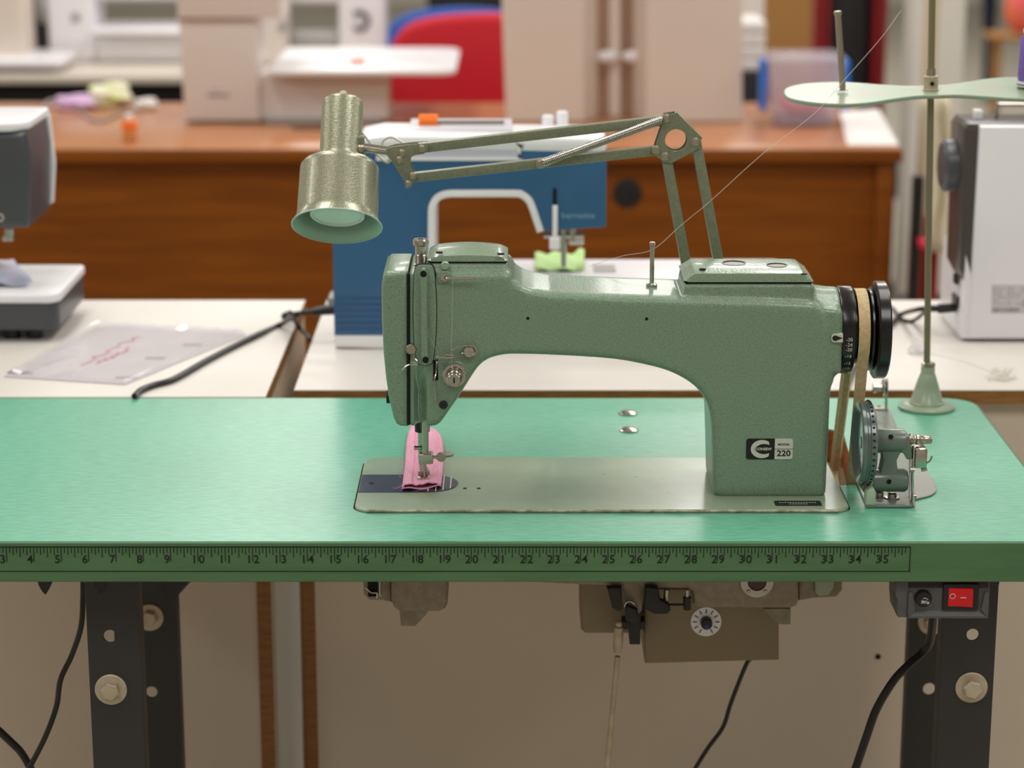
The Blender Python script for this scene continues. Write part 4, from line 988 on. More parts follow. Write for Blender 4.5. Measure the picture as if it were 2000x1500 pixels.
# ================================================================ ON THE WHITE TABLES
# blue domestic sewing machine
bm = thing('blue_sewing_machine', 'blue and white domestic sewing machine with a clear window on the right white table', 'sewing machine', (.0, .83, TZ))
YB_ = .765
def B(x, y, d=0): return xz(x, y, YB_+d)
z0 = TZ+.003
xL, xR_ = B(650, 500)[0], B(1184, 400)[0]
ztop = B(700, 292)[1]
zbase = B(700, 655)[1]
arch = smooth_poly([B(836, 560), B(836, 500), B(836, 418), B(838, 400), B(846, 385), B(858, 376), B(876, 371.5), B(900, 371), B(1005, 371), B(1022, 374), B(1036, 384), B(1045, 400), B(1062, 450)], 3)
outl = [(xL, zbase), B(836, 655)] + arch + [B(1062, 452), (xR_, B(1180, 443)[1]), (xR_, ztop), (xL, ztop)]
MB().prism(outl, YB_, YB_+.13, bev=.006).build('body', 'blue', bm)
MB().prism([(xL, z0), B(836, 684), B(836, 655), (xL, zbase)], YB_-.001, YB_+.13, bev=.002).build('base_band', 'whiteplastic', bm)
gr = MB()
for k in range(6):
    y = 583+k*12; a = B(655, y); b_ = B(742, y); gr.box((a[0], YB_-.0012, a[1]-.0008), (b_[0]+.05, YB_+.002, a[1]+.0008))
gr.build('vent_groove', mat('blue_groove', (44,88,138), .5), bm)
inn = [(x, z) for x, z in arch]
# white arch trim
def off(pts, d):
    out = []
    for i in range(len(pts)):
        a = Vector(pts[max(i-1, 0)]); b_ = Vector(pts[min(i+1, len(pts)-1)]); t = (b_-a).normalized(); out.append((pts[i][0]+t.y*d, pts[i][1]-t.x*d))
    return out
ar_i = off(arch, .0085)
MB().prism(arch+ar_i[::-1], YB_-.003, YB_+.12, bev=.002).build('arch_trim', 'whiteplastic', bm)
# lid
lz = ztop
MB().prism([(xL+.04, lz), (xR_-.001, lz-.004), (xR_, lz+.008), (xR_-.02, lz+.014), (xL+.06, lz+.017), (xL+.035, lz+.012)], YB_-.002, YB_+.12, bev=.005).build('lid', 'whiteplastic', bm)
lt = lz+.0165
def L(px, py): q = PZ(px, py, lt); return q
a, b_ = L(815, 255), L(857, 234)
MB().cyl((a.x, (a.y+b_.y)/2, lt+.004), (b_.x, (a.y+b_.y)/2, lt+.004), .010).build('orange_spool', 'orange', bm)
b2 = L(985, 240); MB().cyl((b_.x, (a.y+b_.y)/2, lt+.003), (b2.x, (a.y+b_.y)/2, lt+.003), .0028).build('spool_rod', 'steel', bm)
MB().box((a.x-.012, a.y-.004, lt-.002), (b2.x+.01, b_.y+.006, lt+.001), bev=.0015).build('spool_tray', mat('lid_groove', (196,194,202), .4), bm)
for px in (1070, 1098): 
    q = L(px, 240); MB().lathe((q.x, q.y, lt-.004), (0,0,1), [(.0075, 0), (.0075, .012 if px == 1070 else .017), (.006, .014 if px == 1070 else .019)], 20).build('lid_knob', 'whiteplastic', bm)
# window frame
fw = smooth_poly([B(735, 276), B(1004, 276), B(1016, 281), B(1018, 295), B(1012, 308), B(1000, 313), B(735, 313)], 3, False)
fi = smooth_poly([B(735, 283), B(1000, 283), B(1009, 287), B(1010, 295), B(1006, 303), B(996, 306), B(735, 306)], 3, False)
MB().prism(fw+fi[::-1], YB_-.003, YB_+.002).build('window_frame', 'whiteplastic', bm)
MB().prism(fi, YB_-.001, YB_+.001).build('window_pane', mat('pale_window', (206,206,222), .2), bm)
MB().text('bernette', (B(1129, 421)[0], YB_-.0002, B(1129, 421)[1]), .0104, depth=.0004, sx=1.15).build('lettering', mat('pale_blue_print', (130,170,200), .5), bm, smooth=0)
# threader lever, needle bar, foot
MB().box((B(1080, 370)[0], YB_-.0015, B(1080, 420)[1]), (B(1087, 370)[0], YB_+.002, B(1080, 368)[1])).build('lever_slot', 'blackhole', bm)
MB().box((B(1079, 418)[0], YB_-.006, B(1079, 470)[1]), (B(1089, 418)[0], YB_-.0015, B(1079, 400)[1]), bev=.001).box((B(1073, 460)[0], YB_-.008, B(1079, 486)[1]), (B(1094, 460)[0], YB_+.004, B(1079, 462)[1]), bev=.002).build('lever', 'whiteplastic', bm)
yn = YB_+.03
MB().cyl(PY(1101, 440, yn), PY(1101, 520, yn), .0036).cyl(PY(1062, 460, yn), PY(1140, 460, yn), .0035).cyl(PY(1118, 440, yn), PY(1118, 470, yn), .004).build('needle_bar', 'steel', bm)
MB().box(PY(1110, 476, yn+.01)-Vector((0, .01, 0)), PY(1140, 458, yn+.01), bev=.001).build('foot_clamp', 'whitethread', bm)
# flat extension table
ze = PY(1100, 573, YB_).z
ext = MB().box((B(845, 560)[0], YB_-.02, ze-.012), (B(1560, 560)[0], PZ(1300, 505, ze).y, ze), bev=.006)
MB().box((B(836, 560)[0], YB_+.004, z0), (B(1180, 560)[0], YB_+.12, ze-.012), bev=.004).build('free_arm', 'whiteplastic', bm)
ext.build('extension_table', 'whiteplastic', bm)
for xx in (1300, 1540):
    MB().cyl((B(xx, 560)[0], YB_+.1, TZ+.0005), (B(xx, 560)[0], YB_+.1, ze-.011), .007).build('extension_leg', 'whiteplastic', bm)
a = PZ(1160, 532, ze); b_ = PZ(1200, 518, ze)
MB().box((a.x, a.y, ze), (b_.x, b_.y, ze+.001)).build('needle_plate', 'midgrey', bm)
MB().box((xL-.010, YB_+.03, B(640, 612)[1]), (xL+.002, YB_+.075, B(640, 592)[1]), bev=.002).build('socket', 'midgrey', bm)
# lime cloth under its foot
rows = []
for i in range(9):
    r = []
    for j in range(13):
        q = PZ(1045+j*8, 532-i*4, ze); r.append((q.x, q.y+(.01 if j % 3 else 0)*(i > 6), ze+.003+.002*math.sin(j*1.1+i)+.004*(j > 10)*abs(math.sin(i))))
    rows.append(r)
o = MB().grid(rows).build('green_cloth', 'green', None, solid=.0015); tag(o, 'small lime green cloth scrap under the foot of the blue sewing machine', 'fabric')
# its power plug and cord
pt = [(640, 606, .83), (610, 607, .83), (575, 611, .83), (560, 617, .82)]
pc = thing('power_cord', 'black power cord plugged into the blue machine and trailing over the white table', 'cable', (xL-.02, .83, TZ))
PB = [PY(652, 603, .80), PY(632, 606, .80)]
MB().cyl(PY(656, 603, .80), PY(612, 609, .80), .0075, .005, seg=12).build('plug', 'cable', pc)
zc_ = TZ+.004
MB().tube([PY(614, 608, .80), PY(590, 611, .80), PY(574, 616, .795)] + [PZ(x, y, zc_) for x, y in ((548, 634), (500, 655), (455, 677), (400, 706), (340, 740), (300, 752), (275, 762), (262, 774))], .0036, 8).build('cord', 'cable', pc)
MB().sphere(PZ(566, 618, zc_+.006), .009, 1.3, 1, .8).build('cord_tie', 'cable', pc)
MB().tube([PY(566, 610, .80), PZ(585, 640, zc_), PZ(600, 655, zc_), PZ(604, 664, zc_)], .0030, 8).build('cord_loop', 'cable', pc)
# machine on the far right, seen from behind
rm_ = thing('grey_white_sewing_machine', 'white backed sewing machine with charcoal handwheel at the right edge', 'sewing machine', (.62, .9, TZ))
YR_ = .80
def Q(x, y, d=0): return xz(x, y, YR_+d)
zb_ = TZ+.004; zt_ = Q(1900, 246)[1]
MB().prism([(Q(1895, 600)[0], zb_), (Q(1895, 600)[0]+.42, zb_), (Q(1895, 600)[0]+.42, zt_), (Q(1897, 600)[0], zt_)], YR_, YR_+.06, bev=.006).build('back_panel', 'whiteplastic', rm_)
MB().prism([(Q(1880, 400)[0], Q(1880, 528)[1]), (Q(1897, 400)[0], Q(1890, 560)[1]), (Q(1895, 400)[0]+.415, Q(1890, 560)[1]), (Q(1895, 400)[0]+.415, zt_+.003), (Q(1893, 240)[0], zt_+.003), (Q(1884, 240)[0], zt_-.006)], YR_+.008, YR_+.095, bev=.008).build('case', 'sidegrey', rm_)
MB().prism([(Q(1880, 650)[0]-.0, zb_), (Q(1896, 650)[0], zb_), (Q(1896, 650)[0], Q(1890, 545)[1]), (Q(1881, 650)[0], Q(1890, 500)[1])], YR_+.004, YR_+.16, bev=.003).build('end_cap', 'whiteplastic', rm_)
hw = PY(1864, 322, YR_+.05)
MB().lathe((hw.x-.017, hw.y, hw.z), (1,0,0), [(.028, 0), (.033, .004), (.033, .026), (.027, .028), (.027, .045)], 40).build('handwheel', 'greyplastic', rm_)
lb = [Q(1936, 556), Q(2040, 556), Q(2040, 612), Q(1936, 612)]
lbl = MB().prism(lb, YR_-.0006, YR_+.001).build('rating_label', mat('grey_label', (206,204,208), .5), rm_, smooth=0)
lm = MB(); random.seed(3)
for k in range(6):
    z = 562+k*6
    for s_ in range(7):
        if random.random() < .75:
            a = Q(1940+s_*9, z); b_ = Q(1940+s_*9+random.uniform(3, 8), z+1.2); lm.box((a[0], YR_-.0009, b_[1]), (b_[0], YR_-.0005, a[1]))
for s_ in range(14):
    a = Q(1938+s_*4, 601); b_ = Q(1938+s_*4+random.uniform(1, 2.8), 609); lm.box((a[0], YR_-.0009, b_[1]), (b_[0], YR_-.0005, a[1]))
lm.torus((Q(2003, 592)[0], YR_-.0007, Q(2003, 592)[1]), (0,1,0), .004, .0006, 16)
lm.build('label_print', 'greyink', lbl, smooth=0)
MB().box((Q(1916, 236)[0], YR_+.04, zt_), (Q(1932, 236)[0], YR_+.055, zt_+.014), bev=.001).build('top_button', 'whiteplastic', rm_)
MB().cyl((Q(1962, 240)[0], YR_+.05, zt_), (Q(1962, 240)[0], YR_+.05, zt_+.022), .003).cyl((Q(1962, 240)[0], YR_+.05, zt_+.020), (Q(1962, 240)[0]+.06, YR_+.05, zt_+.020), .0025).build('bobbin_pin', 'steel', rm_)
MB().box((Q(1876, 555)[0], YR_+.03, Q(1876, 566)[1]), (Q(1881, 555)[0], YR_+.05, Q(1876, 548)[1])).box((Q(1876, 600)[0], YR_+.03, Q(1876, 612)[1]), (Q(1881, 600)[0], YR_+.06, Q(1876, 590)[1])).build('socket', 'cable', rm_)
pc = thing('power_cord', 'black power cord plugged into the white backed machine behind the thread stand', 'cable', (.5, .85, TZ))
MB().cyl(PY(1879, 600, YR_+.045), PY(1832, 603, YR_+.045), .0055, .0065, seg=12).cyl(PY(1832, 603, YR_+.045), PY(1812, 602, YR_+.045), .0045, seg=12).build('plug', 'cable', pc)
MB().tube([PY(1812, 602, YR_+.045), PY(1790, 605, YR_+.04), PZ(1760, 614, TZ+.008), PZ(1742, 630, TZ+.005), PZ(1700, 672, TZ+.005), PZ(1672, 715, TZ+.005), PZ(1655, 752, TZ+.005), PZ(1648, 766, TZ+.004)], .0033, 8).tube([PY(1812, 604, YR_+.045), PZ(1785, 626, TZ+.004), PZ(1762, 624, TZ+.004), PZ(1747, 606, TZ+.004), PZ(1738, 598, TZ+.004)], .0026, 8).build('cord', 'cable', pc)
# clear bobbin and thread wisps on the white table
q = PZ(1790, 690, TZ)
MB().lathe((q.x, q.y, TZ+.001), (.3, -.5, 1), [(.012, 0), (.012, .002), (.005, .003), (.005, .010), (.012, .011), (.012, .013)], 28).build('clear_bobbin', 'sleeve')
tag(bpy.data.objects['clear_bobbin'], 'clear plastic bobbin lying on the white table behind the handwheel', 'bobbin')
for k, (px, py, lb_) in enumerate(((1950, 728, 'wisp of pale tangled thread on the white table at the right'),)):
    m_ = MB(); random.seed(k)
    for s_ in range(5):
        m_.tube([PZ(px+random.uniform(-35, 35), py+random.uniform(-14, 14), TZ+.001+random.uniform(0, .003)) for _ in range(7)], .0005, 5)
    m_.tube([PZ(px-10, py, TZ+.001), PZ(1880, 705, TZ+.001), PZ(1815, 690, TZ+.001)], .0004, 5)
    tag(m_.build('thread_wisp', 'whitethread'), lb_, 'thread')
# grey and white machine at the left
lm_ = thing('charcoal_white_sewing_machine', 'charcoal and white sewing machine cut off at the left edge', 'sewing machine', (-.6, .85, TZ))
YQ = .80
def E(x, y, d=0): return xz(x, y, YQ+d)
def slab(x0, x1p, z0, z1, yf, yb, r, nm, m, par=lm_, bev=.004):
    return MB().prism(rrect(x0, yf, x1p, yb, [.01, .01, .01, r]), z0, z1, 'XY', bev=bev, seg=3).build(nm, m, par)
zt2 = PY(60, 575, YQ).z; zb2 = PY(60, 655, YQ).z
xe = PY(112, 600, YQ).x
slab(-1.05, xe, zb2+.006, zt2-.006, YQ, YQ+.19, .02, 'base', 'greyplastic')
slab(-1.052, xe+.002, zt2-.012, zt2, YQ-.001, YQ+.192, .02, 'base_cover', 'whiteplastic', bev=.003)
for px in (15, 60): MB().cyl((PY(px, 660, YQ).x, YQ+.03, TZ+.0005), (PY(px, 660, YQ).x, YQ+.03, zb2+.007), .010).build('rubber_foot', 'black', lm_)
xh = PY(57, 400, YQ+.02).x; zh0 = PY(30, 447, YQ+.02).z; zh1 = PY(30, 258, YQ+.02).z
MB().prism([(-1.05, zh0), (xh-.004, zh0), (xh, zh0+.012), (xh+.004, zh1-.03), (xh, zh1), (-1.05, zh1)], YQ+.02, YQ+.17, bev=.010, seg=4).build('head', 'greyplastic', lm_)
MB().prism([(xh-.001, zh0+.008), (xh+.0025, zh0+.010), (xh+.0075, zh1-.06), (xh+.0035, zh1+.004), (xh-.001, zh1+.004)], YQ+.150, YQ+.165).build('head_trim', 'whiteplastic', lm_)
slab(-1.052, xh+.002, zh1, zh1+.012, YQ+.018, YQ+.172, .03, 'head_cover', 'whiteplastic', bev=.004)
MB().cyl(PY(18, 446, YQ+.07), PY(18, 468, YQ+.07), .006).box(PY(6, 470, YQ+.07)-Vector((0,.005,0)), PY(26, 458, YQ+.07), bev=.001).build('needle_clamp', 'steel', lm_)
MB().cyl((-.98, YQ+.1, zt2-.004), (-.98, YQ+.1, zh0+.03), .06).build('column', 'greyplastic', lm_)
MB().torus((PY(0, 425, YQ+.02).x, YQ+.0195, PY(0, 425, YQ+.02).z), (0,1,0), .0042, .0008, 20).build('badge_letter', 'silver', lm_)
rows = []
for i in range(8):
    rows.append([(q.x, q.y, zt2+.0055+.003*math.sin(j*.9+i*.7)) for j in range(9) for q in (PZ(-60+j*(13+i*.2)-i*4+(7-i)*3, 562-i*7, zt2),)])
o = MB().grid(rows).build('blue_patterned_cloth', mat('pale_blue_cloth', (176,190,214), .9, rgb2=(206,196,210), vscale=40), None, solid=.0015)
tag(o, 'pale blue patterned cloth lying on the charcoal machine base at the left edge', 'fabric')
# plastic packet
pk = thing('plastic_packet', 'clear plastic packet holding a printed sheet on the left white table', 'packet', (-.5, .66, TZ))
pk_o = [xy(8, 737, TZ), xy(245, 752, TZ), xy(480, 655, TZ), xy(470, 646, TZ), xy(240, 632, TZ), xy(190, 640, TZ)]
MB().prism(pk_o, TZ+.0005, TZ+.0012, 'XY').build('paper_sheet', mat('grey_sheet', (214,208,212), .6), pk)
m_ = MB(); rows = []
for i in range(9):
    r = []
    for j in range(17):
        u = j/16; v_ = i/8
        a = Vector(xy(8, 737, TZ)).lerp(Vector(xy(245, 752, TZ)), u); b_ = Vector(xy(190, 636, TZ)).lerp(Vector(xy(480, 652, TZ)), u); c_ = a.lerp(b_, v_)
        r.append((c_.x, c_.y, TZ+.0045+.0022*math.sin(i*2.3+j)*math.sin(j*1.7)+.0025*random.random()))
    rows.append(r)
m_.grid(rows).build('clear_sleeve', 'sleeve', pk, smooth=20)
rk = MB(); gk = MB(); random.seed(5)
def onp(u, v_):
    a = Vector(xy(8, 737, TZ)).lerp(Vector(xy(245, 752, TZ)), u); b_ = Vector(xy(190, 636, TZ)).lerp(Vector(xy(480, 652, TZ)), u); c_ = a.lerp(b_, v_); return Vector((c_.x, c_.y, TZ+.0015))
for (u, v0, v1) in ((.40, .25, .80), (.50, .30, .62)):
    n = 22
    rk.tube([onp(u+random.uniform(-.03, .03), v0+(v1-v0)*k/n) for k in range(n+1)], .0010, 5, True, 2)
for (u, v_) in ((.85, .72), (.80, .45), (.9, .1), (.05, .08), (.1, .07)):
    q = onp(u, v_); gk.box(q-Vector((.012, .004, .0003)), q+Vector((.012, .004, .0002)))
rk.build('red_print', 'redink', pk); gk.build('grey_print', 'greyink', pk)
# ================================================================ BROWN DESK
dk = thing('oak_desk', 'oak veneer desk with a round black cable port standing behind the white tables', 'desk', (.0, 2.8, 0))
DY0 = PZ(1000, 290, TZ).y; DY1 = PZ(1000, 200, TZ).y; DX1 = PZ(1764, 292, TZ).x
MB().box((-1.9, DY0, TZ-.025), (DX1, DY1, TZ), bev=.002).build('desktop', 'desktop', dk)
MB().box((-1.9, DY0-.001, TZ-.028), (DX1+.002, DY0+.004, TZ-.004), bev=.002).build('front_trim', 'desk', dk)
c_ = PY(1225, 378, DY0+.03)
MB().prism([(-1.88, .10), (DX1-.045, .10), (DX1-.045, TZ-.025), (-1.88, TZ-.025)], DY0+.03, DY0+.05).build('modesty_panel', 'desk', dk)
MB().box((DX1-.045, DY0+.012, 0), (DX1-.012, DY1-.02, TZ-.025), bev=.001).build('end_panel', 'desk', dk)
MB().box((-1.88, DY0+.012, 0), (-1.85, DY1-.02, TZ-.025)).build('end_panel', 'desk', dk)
MB().lathe((c_.x, DY0+.0305, c_.z), (0,-1,0), [(.029, 0), (.029, .003), (.025, .004)], 36).build('cable_port', 'black', dk)
q = PZ(600, 252, TZ); MB().box((q.x-.03, q.y-.015, TZ), (q.x+.05, q.y+.015, TZ+.002)).build('cable_slot', 'black', dk)
# clutter on the desk ---------------------------------------------------
def onDesk(px, py): return PZ(px, py, TZ)
q = onDesk(254, 275)
bt = thing('orange_bottle', 'small orange capped bottle at the front of the oak desk', 'bottle', (q.x, q.y, TZ))
MB().lathe((q.x, q.y, TZ+.001), (0,0,1), [(.014, 0), (.015, .002), (.015, .020), (.012, .024)], 24).build('bottle', mat('amber_bottle', (226,150,90), .3), bt)
MB().lathe((q.x, q.y, TZ+.024), (0,0,1), [(.016, 0), (.016, .015), (.014, .018)], 24).build('cap', 'orange', bt)
MB().lathe((q.x, q.y, TZ+.042), (0,0,1), [(.009, 0), (.009, .010), (.006, .012)], 24).build('cap_tip', 'paper', bt)
def blob(px, py, w_, h_, d_, m, nm, label, cat, seed=0, group=None):
    q = onDesk(px, py); random.seed(seed)
    b = bmesh.new(); bmesh.ops.create_icosphere(b, subdivisions=3, radius=1)
    for v in b.verts:
        n1 = 1+.16*math.sin(v.co.x*5+seed)*math.cos(v.co.y*4+seed)+.12*math.sin(v.co.z*7+v.co.x*3)
        v.co = Vector((q.x+v.co.x*w_*n1, q.y+v.co.y*d_*n1, TZ+.001+max(0, (v.co.z*n1+.6))*h_/1.6))
    m_ = MB(); me = bpy.data.meshes.new('t'); b.to_mesh(me); b.free(); m_.b.from_mesh(me); bpy.data.meshes.remove(me)
    return tag(m_.build(nm, m), label, cat, group)
blob(148, 212, .045, .03, .03, 'lilac', 'lilac_ribbon', 'crumpled lilac ribbon on the oak desk beside the white printed cloth', 'ribbon', 2)
blob(216, 206, .05, .05, .04, mat('white_print_cloth', (236,232,216), .9, rgb2=(206,216,130), vscale=25), 'printed_cloth', 'crumpled white cloth with green print on the oak desk', 'fabric', 5)
blob(286, 212, .026, .022, .02, 'paper', 'crumpled_tissue', 'small crumpled white tissue on the oak desk right of the printed cloth', 'tissue', 8)
m_ = MB().tube([onDesk(0, 225)+Vector((0,0,.004)), onDesk(60, 235)+Vector((0,0,.004)), onDesk(100, 205)+Vector((0,0,.01)), onDesk(150, 215)+Vector((0,0,.004)), onDesk(190, 240)+Vector((0,0,.004)), onDesk(240, 222)+Vector((0,0,.004)), onDesk(300, 210)+Vector((0,0,.004))], .003, 6)
tag(m_.build('grey_cable', 'midgrey'), 'thin grey cable looping across the left of the oak desk', 'cable')
# white embroidery machine on the desk, its back to us
wm = thing('white_embroidery_machine', 'large white sewing machine with flat extension table standing on the oak desk', 'sewing machine', (-.5, 2.9, TZ))
q = onDesk(430, 241); YE = q.y
def D(x, y, d=0): return xz(x, y, YE+d)
zb3 = TZ+.004
MB().prism([(D(360, 230)[0], zb3), (D(507, 230)[0], zb3), (D(507, 230)[0], D(500, 38)[1]), (D(355, 230)[0], D(355, 38)[1])], YE, YE+.15, bev=.008).build('column', 'offwhite', wm)
MB().prism([(D(348, 36)[0], D(348, 36)[1]), (D(552, 30)[0], D(552, 36)[1]), (D(552, 30)[0], D(552, -150)[1]), (D(348, 0)[0], D(348, -150)[1])], YE-.02, YE+.16, bev=.012).build('arm', 'offwhite', wm)
MB().prism([(D(505, 225)[0], zb3), (D(758, 225)[0], zb3), (D(758, 225)[0], D(750, 146)[1]), (D(505, 225)[0], D(505, 146)[1])], YE+.02, YE+.15, bev=.008).build('free_arm', 'offwhite', wm)
ztp = D(700, 148)[1]
e0 = PY(520, 150, YE-.05).x; e1 = PY(890, 130, YE-.05).x
zz2 = PY(700, 148, YE-.05).z
MB().prism(rrect(e0, YE-.05, e1, PZ(700, 92, zz2+.012).y, [.05, .02, .03, .04]), zz2, zz2+.012, 'XY', bev=.004).build('extension_table', 'whiteplastic', wm)
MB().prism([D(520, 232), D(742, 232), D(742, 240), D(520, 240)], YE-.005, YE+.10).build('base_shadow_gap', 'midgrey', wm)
MB().box((D(405, 186)[0], YE-.001, D(405, 190)[1]), (D(448, 186)[0], YE+.001, D(405, 183)[1])).box((D(412, 190)[0], YE-.001, D(405, 178)[1]), (D(432, 186)[0], YE+.001, D(405, 176)[1])).build('back_label', 'midgrey', wm)
q = onDesk(697, 105); qq = PY(697, 106, YE+.05)
MB().box((qq.x-.016, YE+.05, zz2+.012), (qq.x+.016, YE+.09, zz2+.020), bev=.002).build('orange_clip', mat('coral_clip', (240,112,70), .5), wm)
# cream boards
cbd = thing('cream_display_board', 'pair of upright cream boards joined by a white bracket on the oak desk', 'board', (.2, 3.0, TZ))
YC_ = onDesk(1100, 238).y
def Cc(x, y, d=0): return xz(x, y, YC_+d)
def board(x0, x1, yb, ya, yb2, dy0, dy1, nm):
    P0 = PY(x0, yb, YC_+dy0); P1 = PY(x1, yb2, YC_+dy1)
    P0t = PY(x0-16 if x0 < 1100 else x0, -250, YC_+dy0); P1t = PY(x1, -250, YC_+dy1)
    m_ = MB(); th = Vector((0, .02, 0))
    z = TZ+.001
    pts = [Vector((P0.x, P0.y, z)), Vector((P1.x, P1.y, z)), P1t, P0t]
    v0 = [m_.b.verts.new(p) for p in pts]; v1 = [m_.b.verts.new(p+th) for p in pts]
    m_.b.faces.new(v0); m_.b.faces.new(v1[::-1])
    for i in range(4): m_.b.faces.new((v0[i], v0[(i+1) % 4], v1[(i+1) % 4], v1[i]))
    return m_.build(nm, 'cream', cbd, smooth=0, bevel=.002)
board(988, 1140, 232, 0, 232, 0, 0, 'board_panel'); board(1140, 1166, 232, 0, 226, 0, .06, 'board_panel'); board(1190, 1212, 226, 0, 226, .08, .07, 'board_panel')
board(1238, 1262, 226, 0, 232, .06, 0, 'board_panel'); board(1262, 1450, 232, 0, 236, 0, .0, 'board_panel')
MB().box((PY(1160, 100, YC_+.1).x, YC_+.1, TZ+.001), (PY(1245, 100, YC_+.1).x, YC_+.115, PY(1200, -250, YC_+.1).z)).build('back_strip', mat('brown_strip', (170,140,118), .6), cbd)
for px in (1187, 1237):
    q = PY(px, 112, YC_+.04); MB().sphere((q.x, YC_+.055, q.z), .024, 1, .5, .55).build('bracket', 'whiteplastic', cbd)
# tub
q = onDesk(1575, 250); tx, ty = q.x, q.y+.07
tub = thing('plastic_tub', 'clear plastic tub with blue side clips holding pink things on the oak desk', 'tub', (tx, ty, TZ))
def ringp(w_, d_, z): return [(tx+a, ty+b_, z) for a, b_ in rrect(-w_, -d_, w_, d_, .02, 4)]
rows = [r+[r[0]] for r in (ringp(.060, .05, TZ+.002), ringp(.064, .054, TZ+.01), ringp(.078, .062, TZ+.125), ringp(.082, .066, TZ+.13))]
m_ = MB().grid(rows); bmesh.ops.remove_doubles(m_.b, verts=list(m_.b.verts), dist=1e-5)
m_.build('tub_body', 'tub', tub, solid=.002)
MB().prism(rrect(tx-.078, ty-.062, tx+.078, ty+.062, .02), TZ+.132, TZ+.150, 'XY', bev=.006).build('tub_lid', 'tub', tub)
MB().prism(rrect(tx-.055, ty-.049, tx+.055, ty+.049, .015), TZ+.003, TZ+.018, 'XY').build('tub_floor', mat('mauve_bits', (150,120,150), .8), tub)
for s_ in (-1, 1):
    MB().prism([(ty-.03, TZ+.03), (ty+.03, TZ+.03), (ty+.035, TZ+.09), (ty+.03, TZ+.135), (ty-.03, TZ+.135), (ty-.035, TZ+.09)], tx+s_*.086-.006, tx+s_*.086+.006, 'YZ', bev=.002).build('clip', 'tubblue', tub)
b = MB().sphere((tx, ty-.012, TZ+.046), .048, 1.12, .84, .56); tag(b.build('pink_wool', 'hotpink'), 'bright pink wool lying inside the clear plastic tub', 'wool')
pp0 = [xy(1655, 285, TZ), xy(1755, 285, TZ), xy(1715, 215, TZ), xy(1640, 220, TZ)]
tag(MB().prism(pp0, TZ+.0005, TZ+.0025, 'XY').build('paper_stack', 'paper'), 'white paper sheet on the right end of the oak desk', 'paper')
bx = onDesk(1475, 205)
# ================================================================ FURTHER BACK
# red chair and blue chair
def chair(name, x, y, m, label, px_w, zt, w_=.25):
    t = thing(name, label, 'chair', (x, y, 0))
    pts = smooth_poly([(x-w_, .60), (x-w_, zt-.16), (x-w_+.03, zt-.06), (x-w_+.10, zt-.015), (x, zt), (x+w_-.10, zt-.015), (x+w_-.03, zt-.06), (x+w_, zt-.16), (x+w_, .60)], 4)
    MB().prism(pts, y, y+.06, bev=.02, seg=3).build('backrest', m, t)
    MB().prism(rrect(x-.24, y-.42, x+.24, y+.0, .06), .44, .52, 'XY', bev=.02).build('seat', m, t)
    MB().cyl((x, y-.2, .08), (x, y-.2, .44), .025).build('column', 'black', t)
    for k in range(5):
        a = 2*math.pi*k/5; MB().cyl((x, y-.2, .07), (x+.28*math.cos(a), y-.2+.28*math.sin(a), .05), .02, .014).build('leg', 'black', t)
    return t
YCH = 3.75
q = PY(875, 36, YCH)
chair('red_chair', PY(960, 40, YCH).x, YCH, 'red', 'red upholstered office chair behind the oak desk', 0, PY(960, 27, YCH).z, .27)
q = PY(880, 18, YCH+.55)
chair('blue_chair', PY(905, 18, YCH+1.0).x, YCH+1.0, 'bluechair', 'blue upholstered office chair behind the red chair', 0, PY(905, 17, YCH+1.0).z, .25)
YBC = 4.6
bc = thing('black_red_chair', 'black and dark red gaming chair seen behind the plastic tub', 'chair', (PY(1660, 60, YBC).x, YBC, 0))
cx_ = PY(1660, 60, YBC).x; hw_ = PY(1715, 60, YBC).x-cx_
MB().prism(rrect(cx_-hw_*.78, .40, cx_+hw_*.78, 1.25, .05), YBC, YBC+.08, bev=.02).build('backrest', 'chairblack', bc)
for s_ in (-1, 1):
    a0, a1 = sorted((cx_+s_*hw_*.80, cx_+s_*hw_*1.25)); MB().prism(rrect(a0, .42, a1, 1.25, .02), YBC-.03, YBC+.07, bev=.015).build('side_bolster', 'redblack', bc)
MB().prism(rrect(cx_-.24, YBC-.45, cx_+.24, YBC, .05), .36, .44, 'XY', bev=.02).build('seat', 'chairblack', bc)
MB().cyl((cx_, YBC-.2, .07), (cx_, YBC-.2, .37), .03).build('column', 'black', bc)
for k in range(5):
    a = 2*math.pi*k/5; MB().cyl((cx_, YBC-.2, .07), (cx_+.3*math.cos(a), YBC-.2+.3*math.sin(a), .05), .02, .014).build('leg', 'black', bc)
# far white table with machines
FY0 = PZ(200, 148, TZ).y
ft = thing('far_work_table', 'far white topped work table with dark underside behind the oak desk', 'table', (-1.0, FY0+.35, 0))
FX1 = PY(735, 150, FY0).x
MB().box((-2.2, FY0, TZ-.02), (FX1, FY0+.62, TZ), bev=.002).build('tabletop', mat('far_table_top', (214,204,192), .4), ft)
MB().box((-2.18, FY0+.05, .03), (FX1-.02, FY0+.08, TZ-.02)).build('front_panel', 'chairblack', ft)
for x in (-2.18, FX1-.04): MB().box((x, FY0+.03, 0), (x+.03, FY0+.58, TZ-.02)).build('end_panel', 'chairblack', ft)
def far_machine(px0, px1, py_b, yoff, label, face='whiteplastic', h=.30, armx=None, nm='far_sewing_machine'):
    y = FY0+yoff; x0 = PY(px0, py_b, y).x; x1 = PY(px1, py_b, y).x
    t = thing(nm, label, 'sewing machine', ((x0+x1)/2, y, TZ), 'sewing machines on the far table')
    MB().box((x0, y, TZ+.001), (x1, y+.16, TZ+h), bev=.012).build('column', face, t)
    return t, x0, x1, y
t, x0, x1, y = far_machine(95, 188, 96, .30, 'far white sewing machine with a round grey handwheel left of the grey pad')
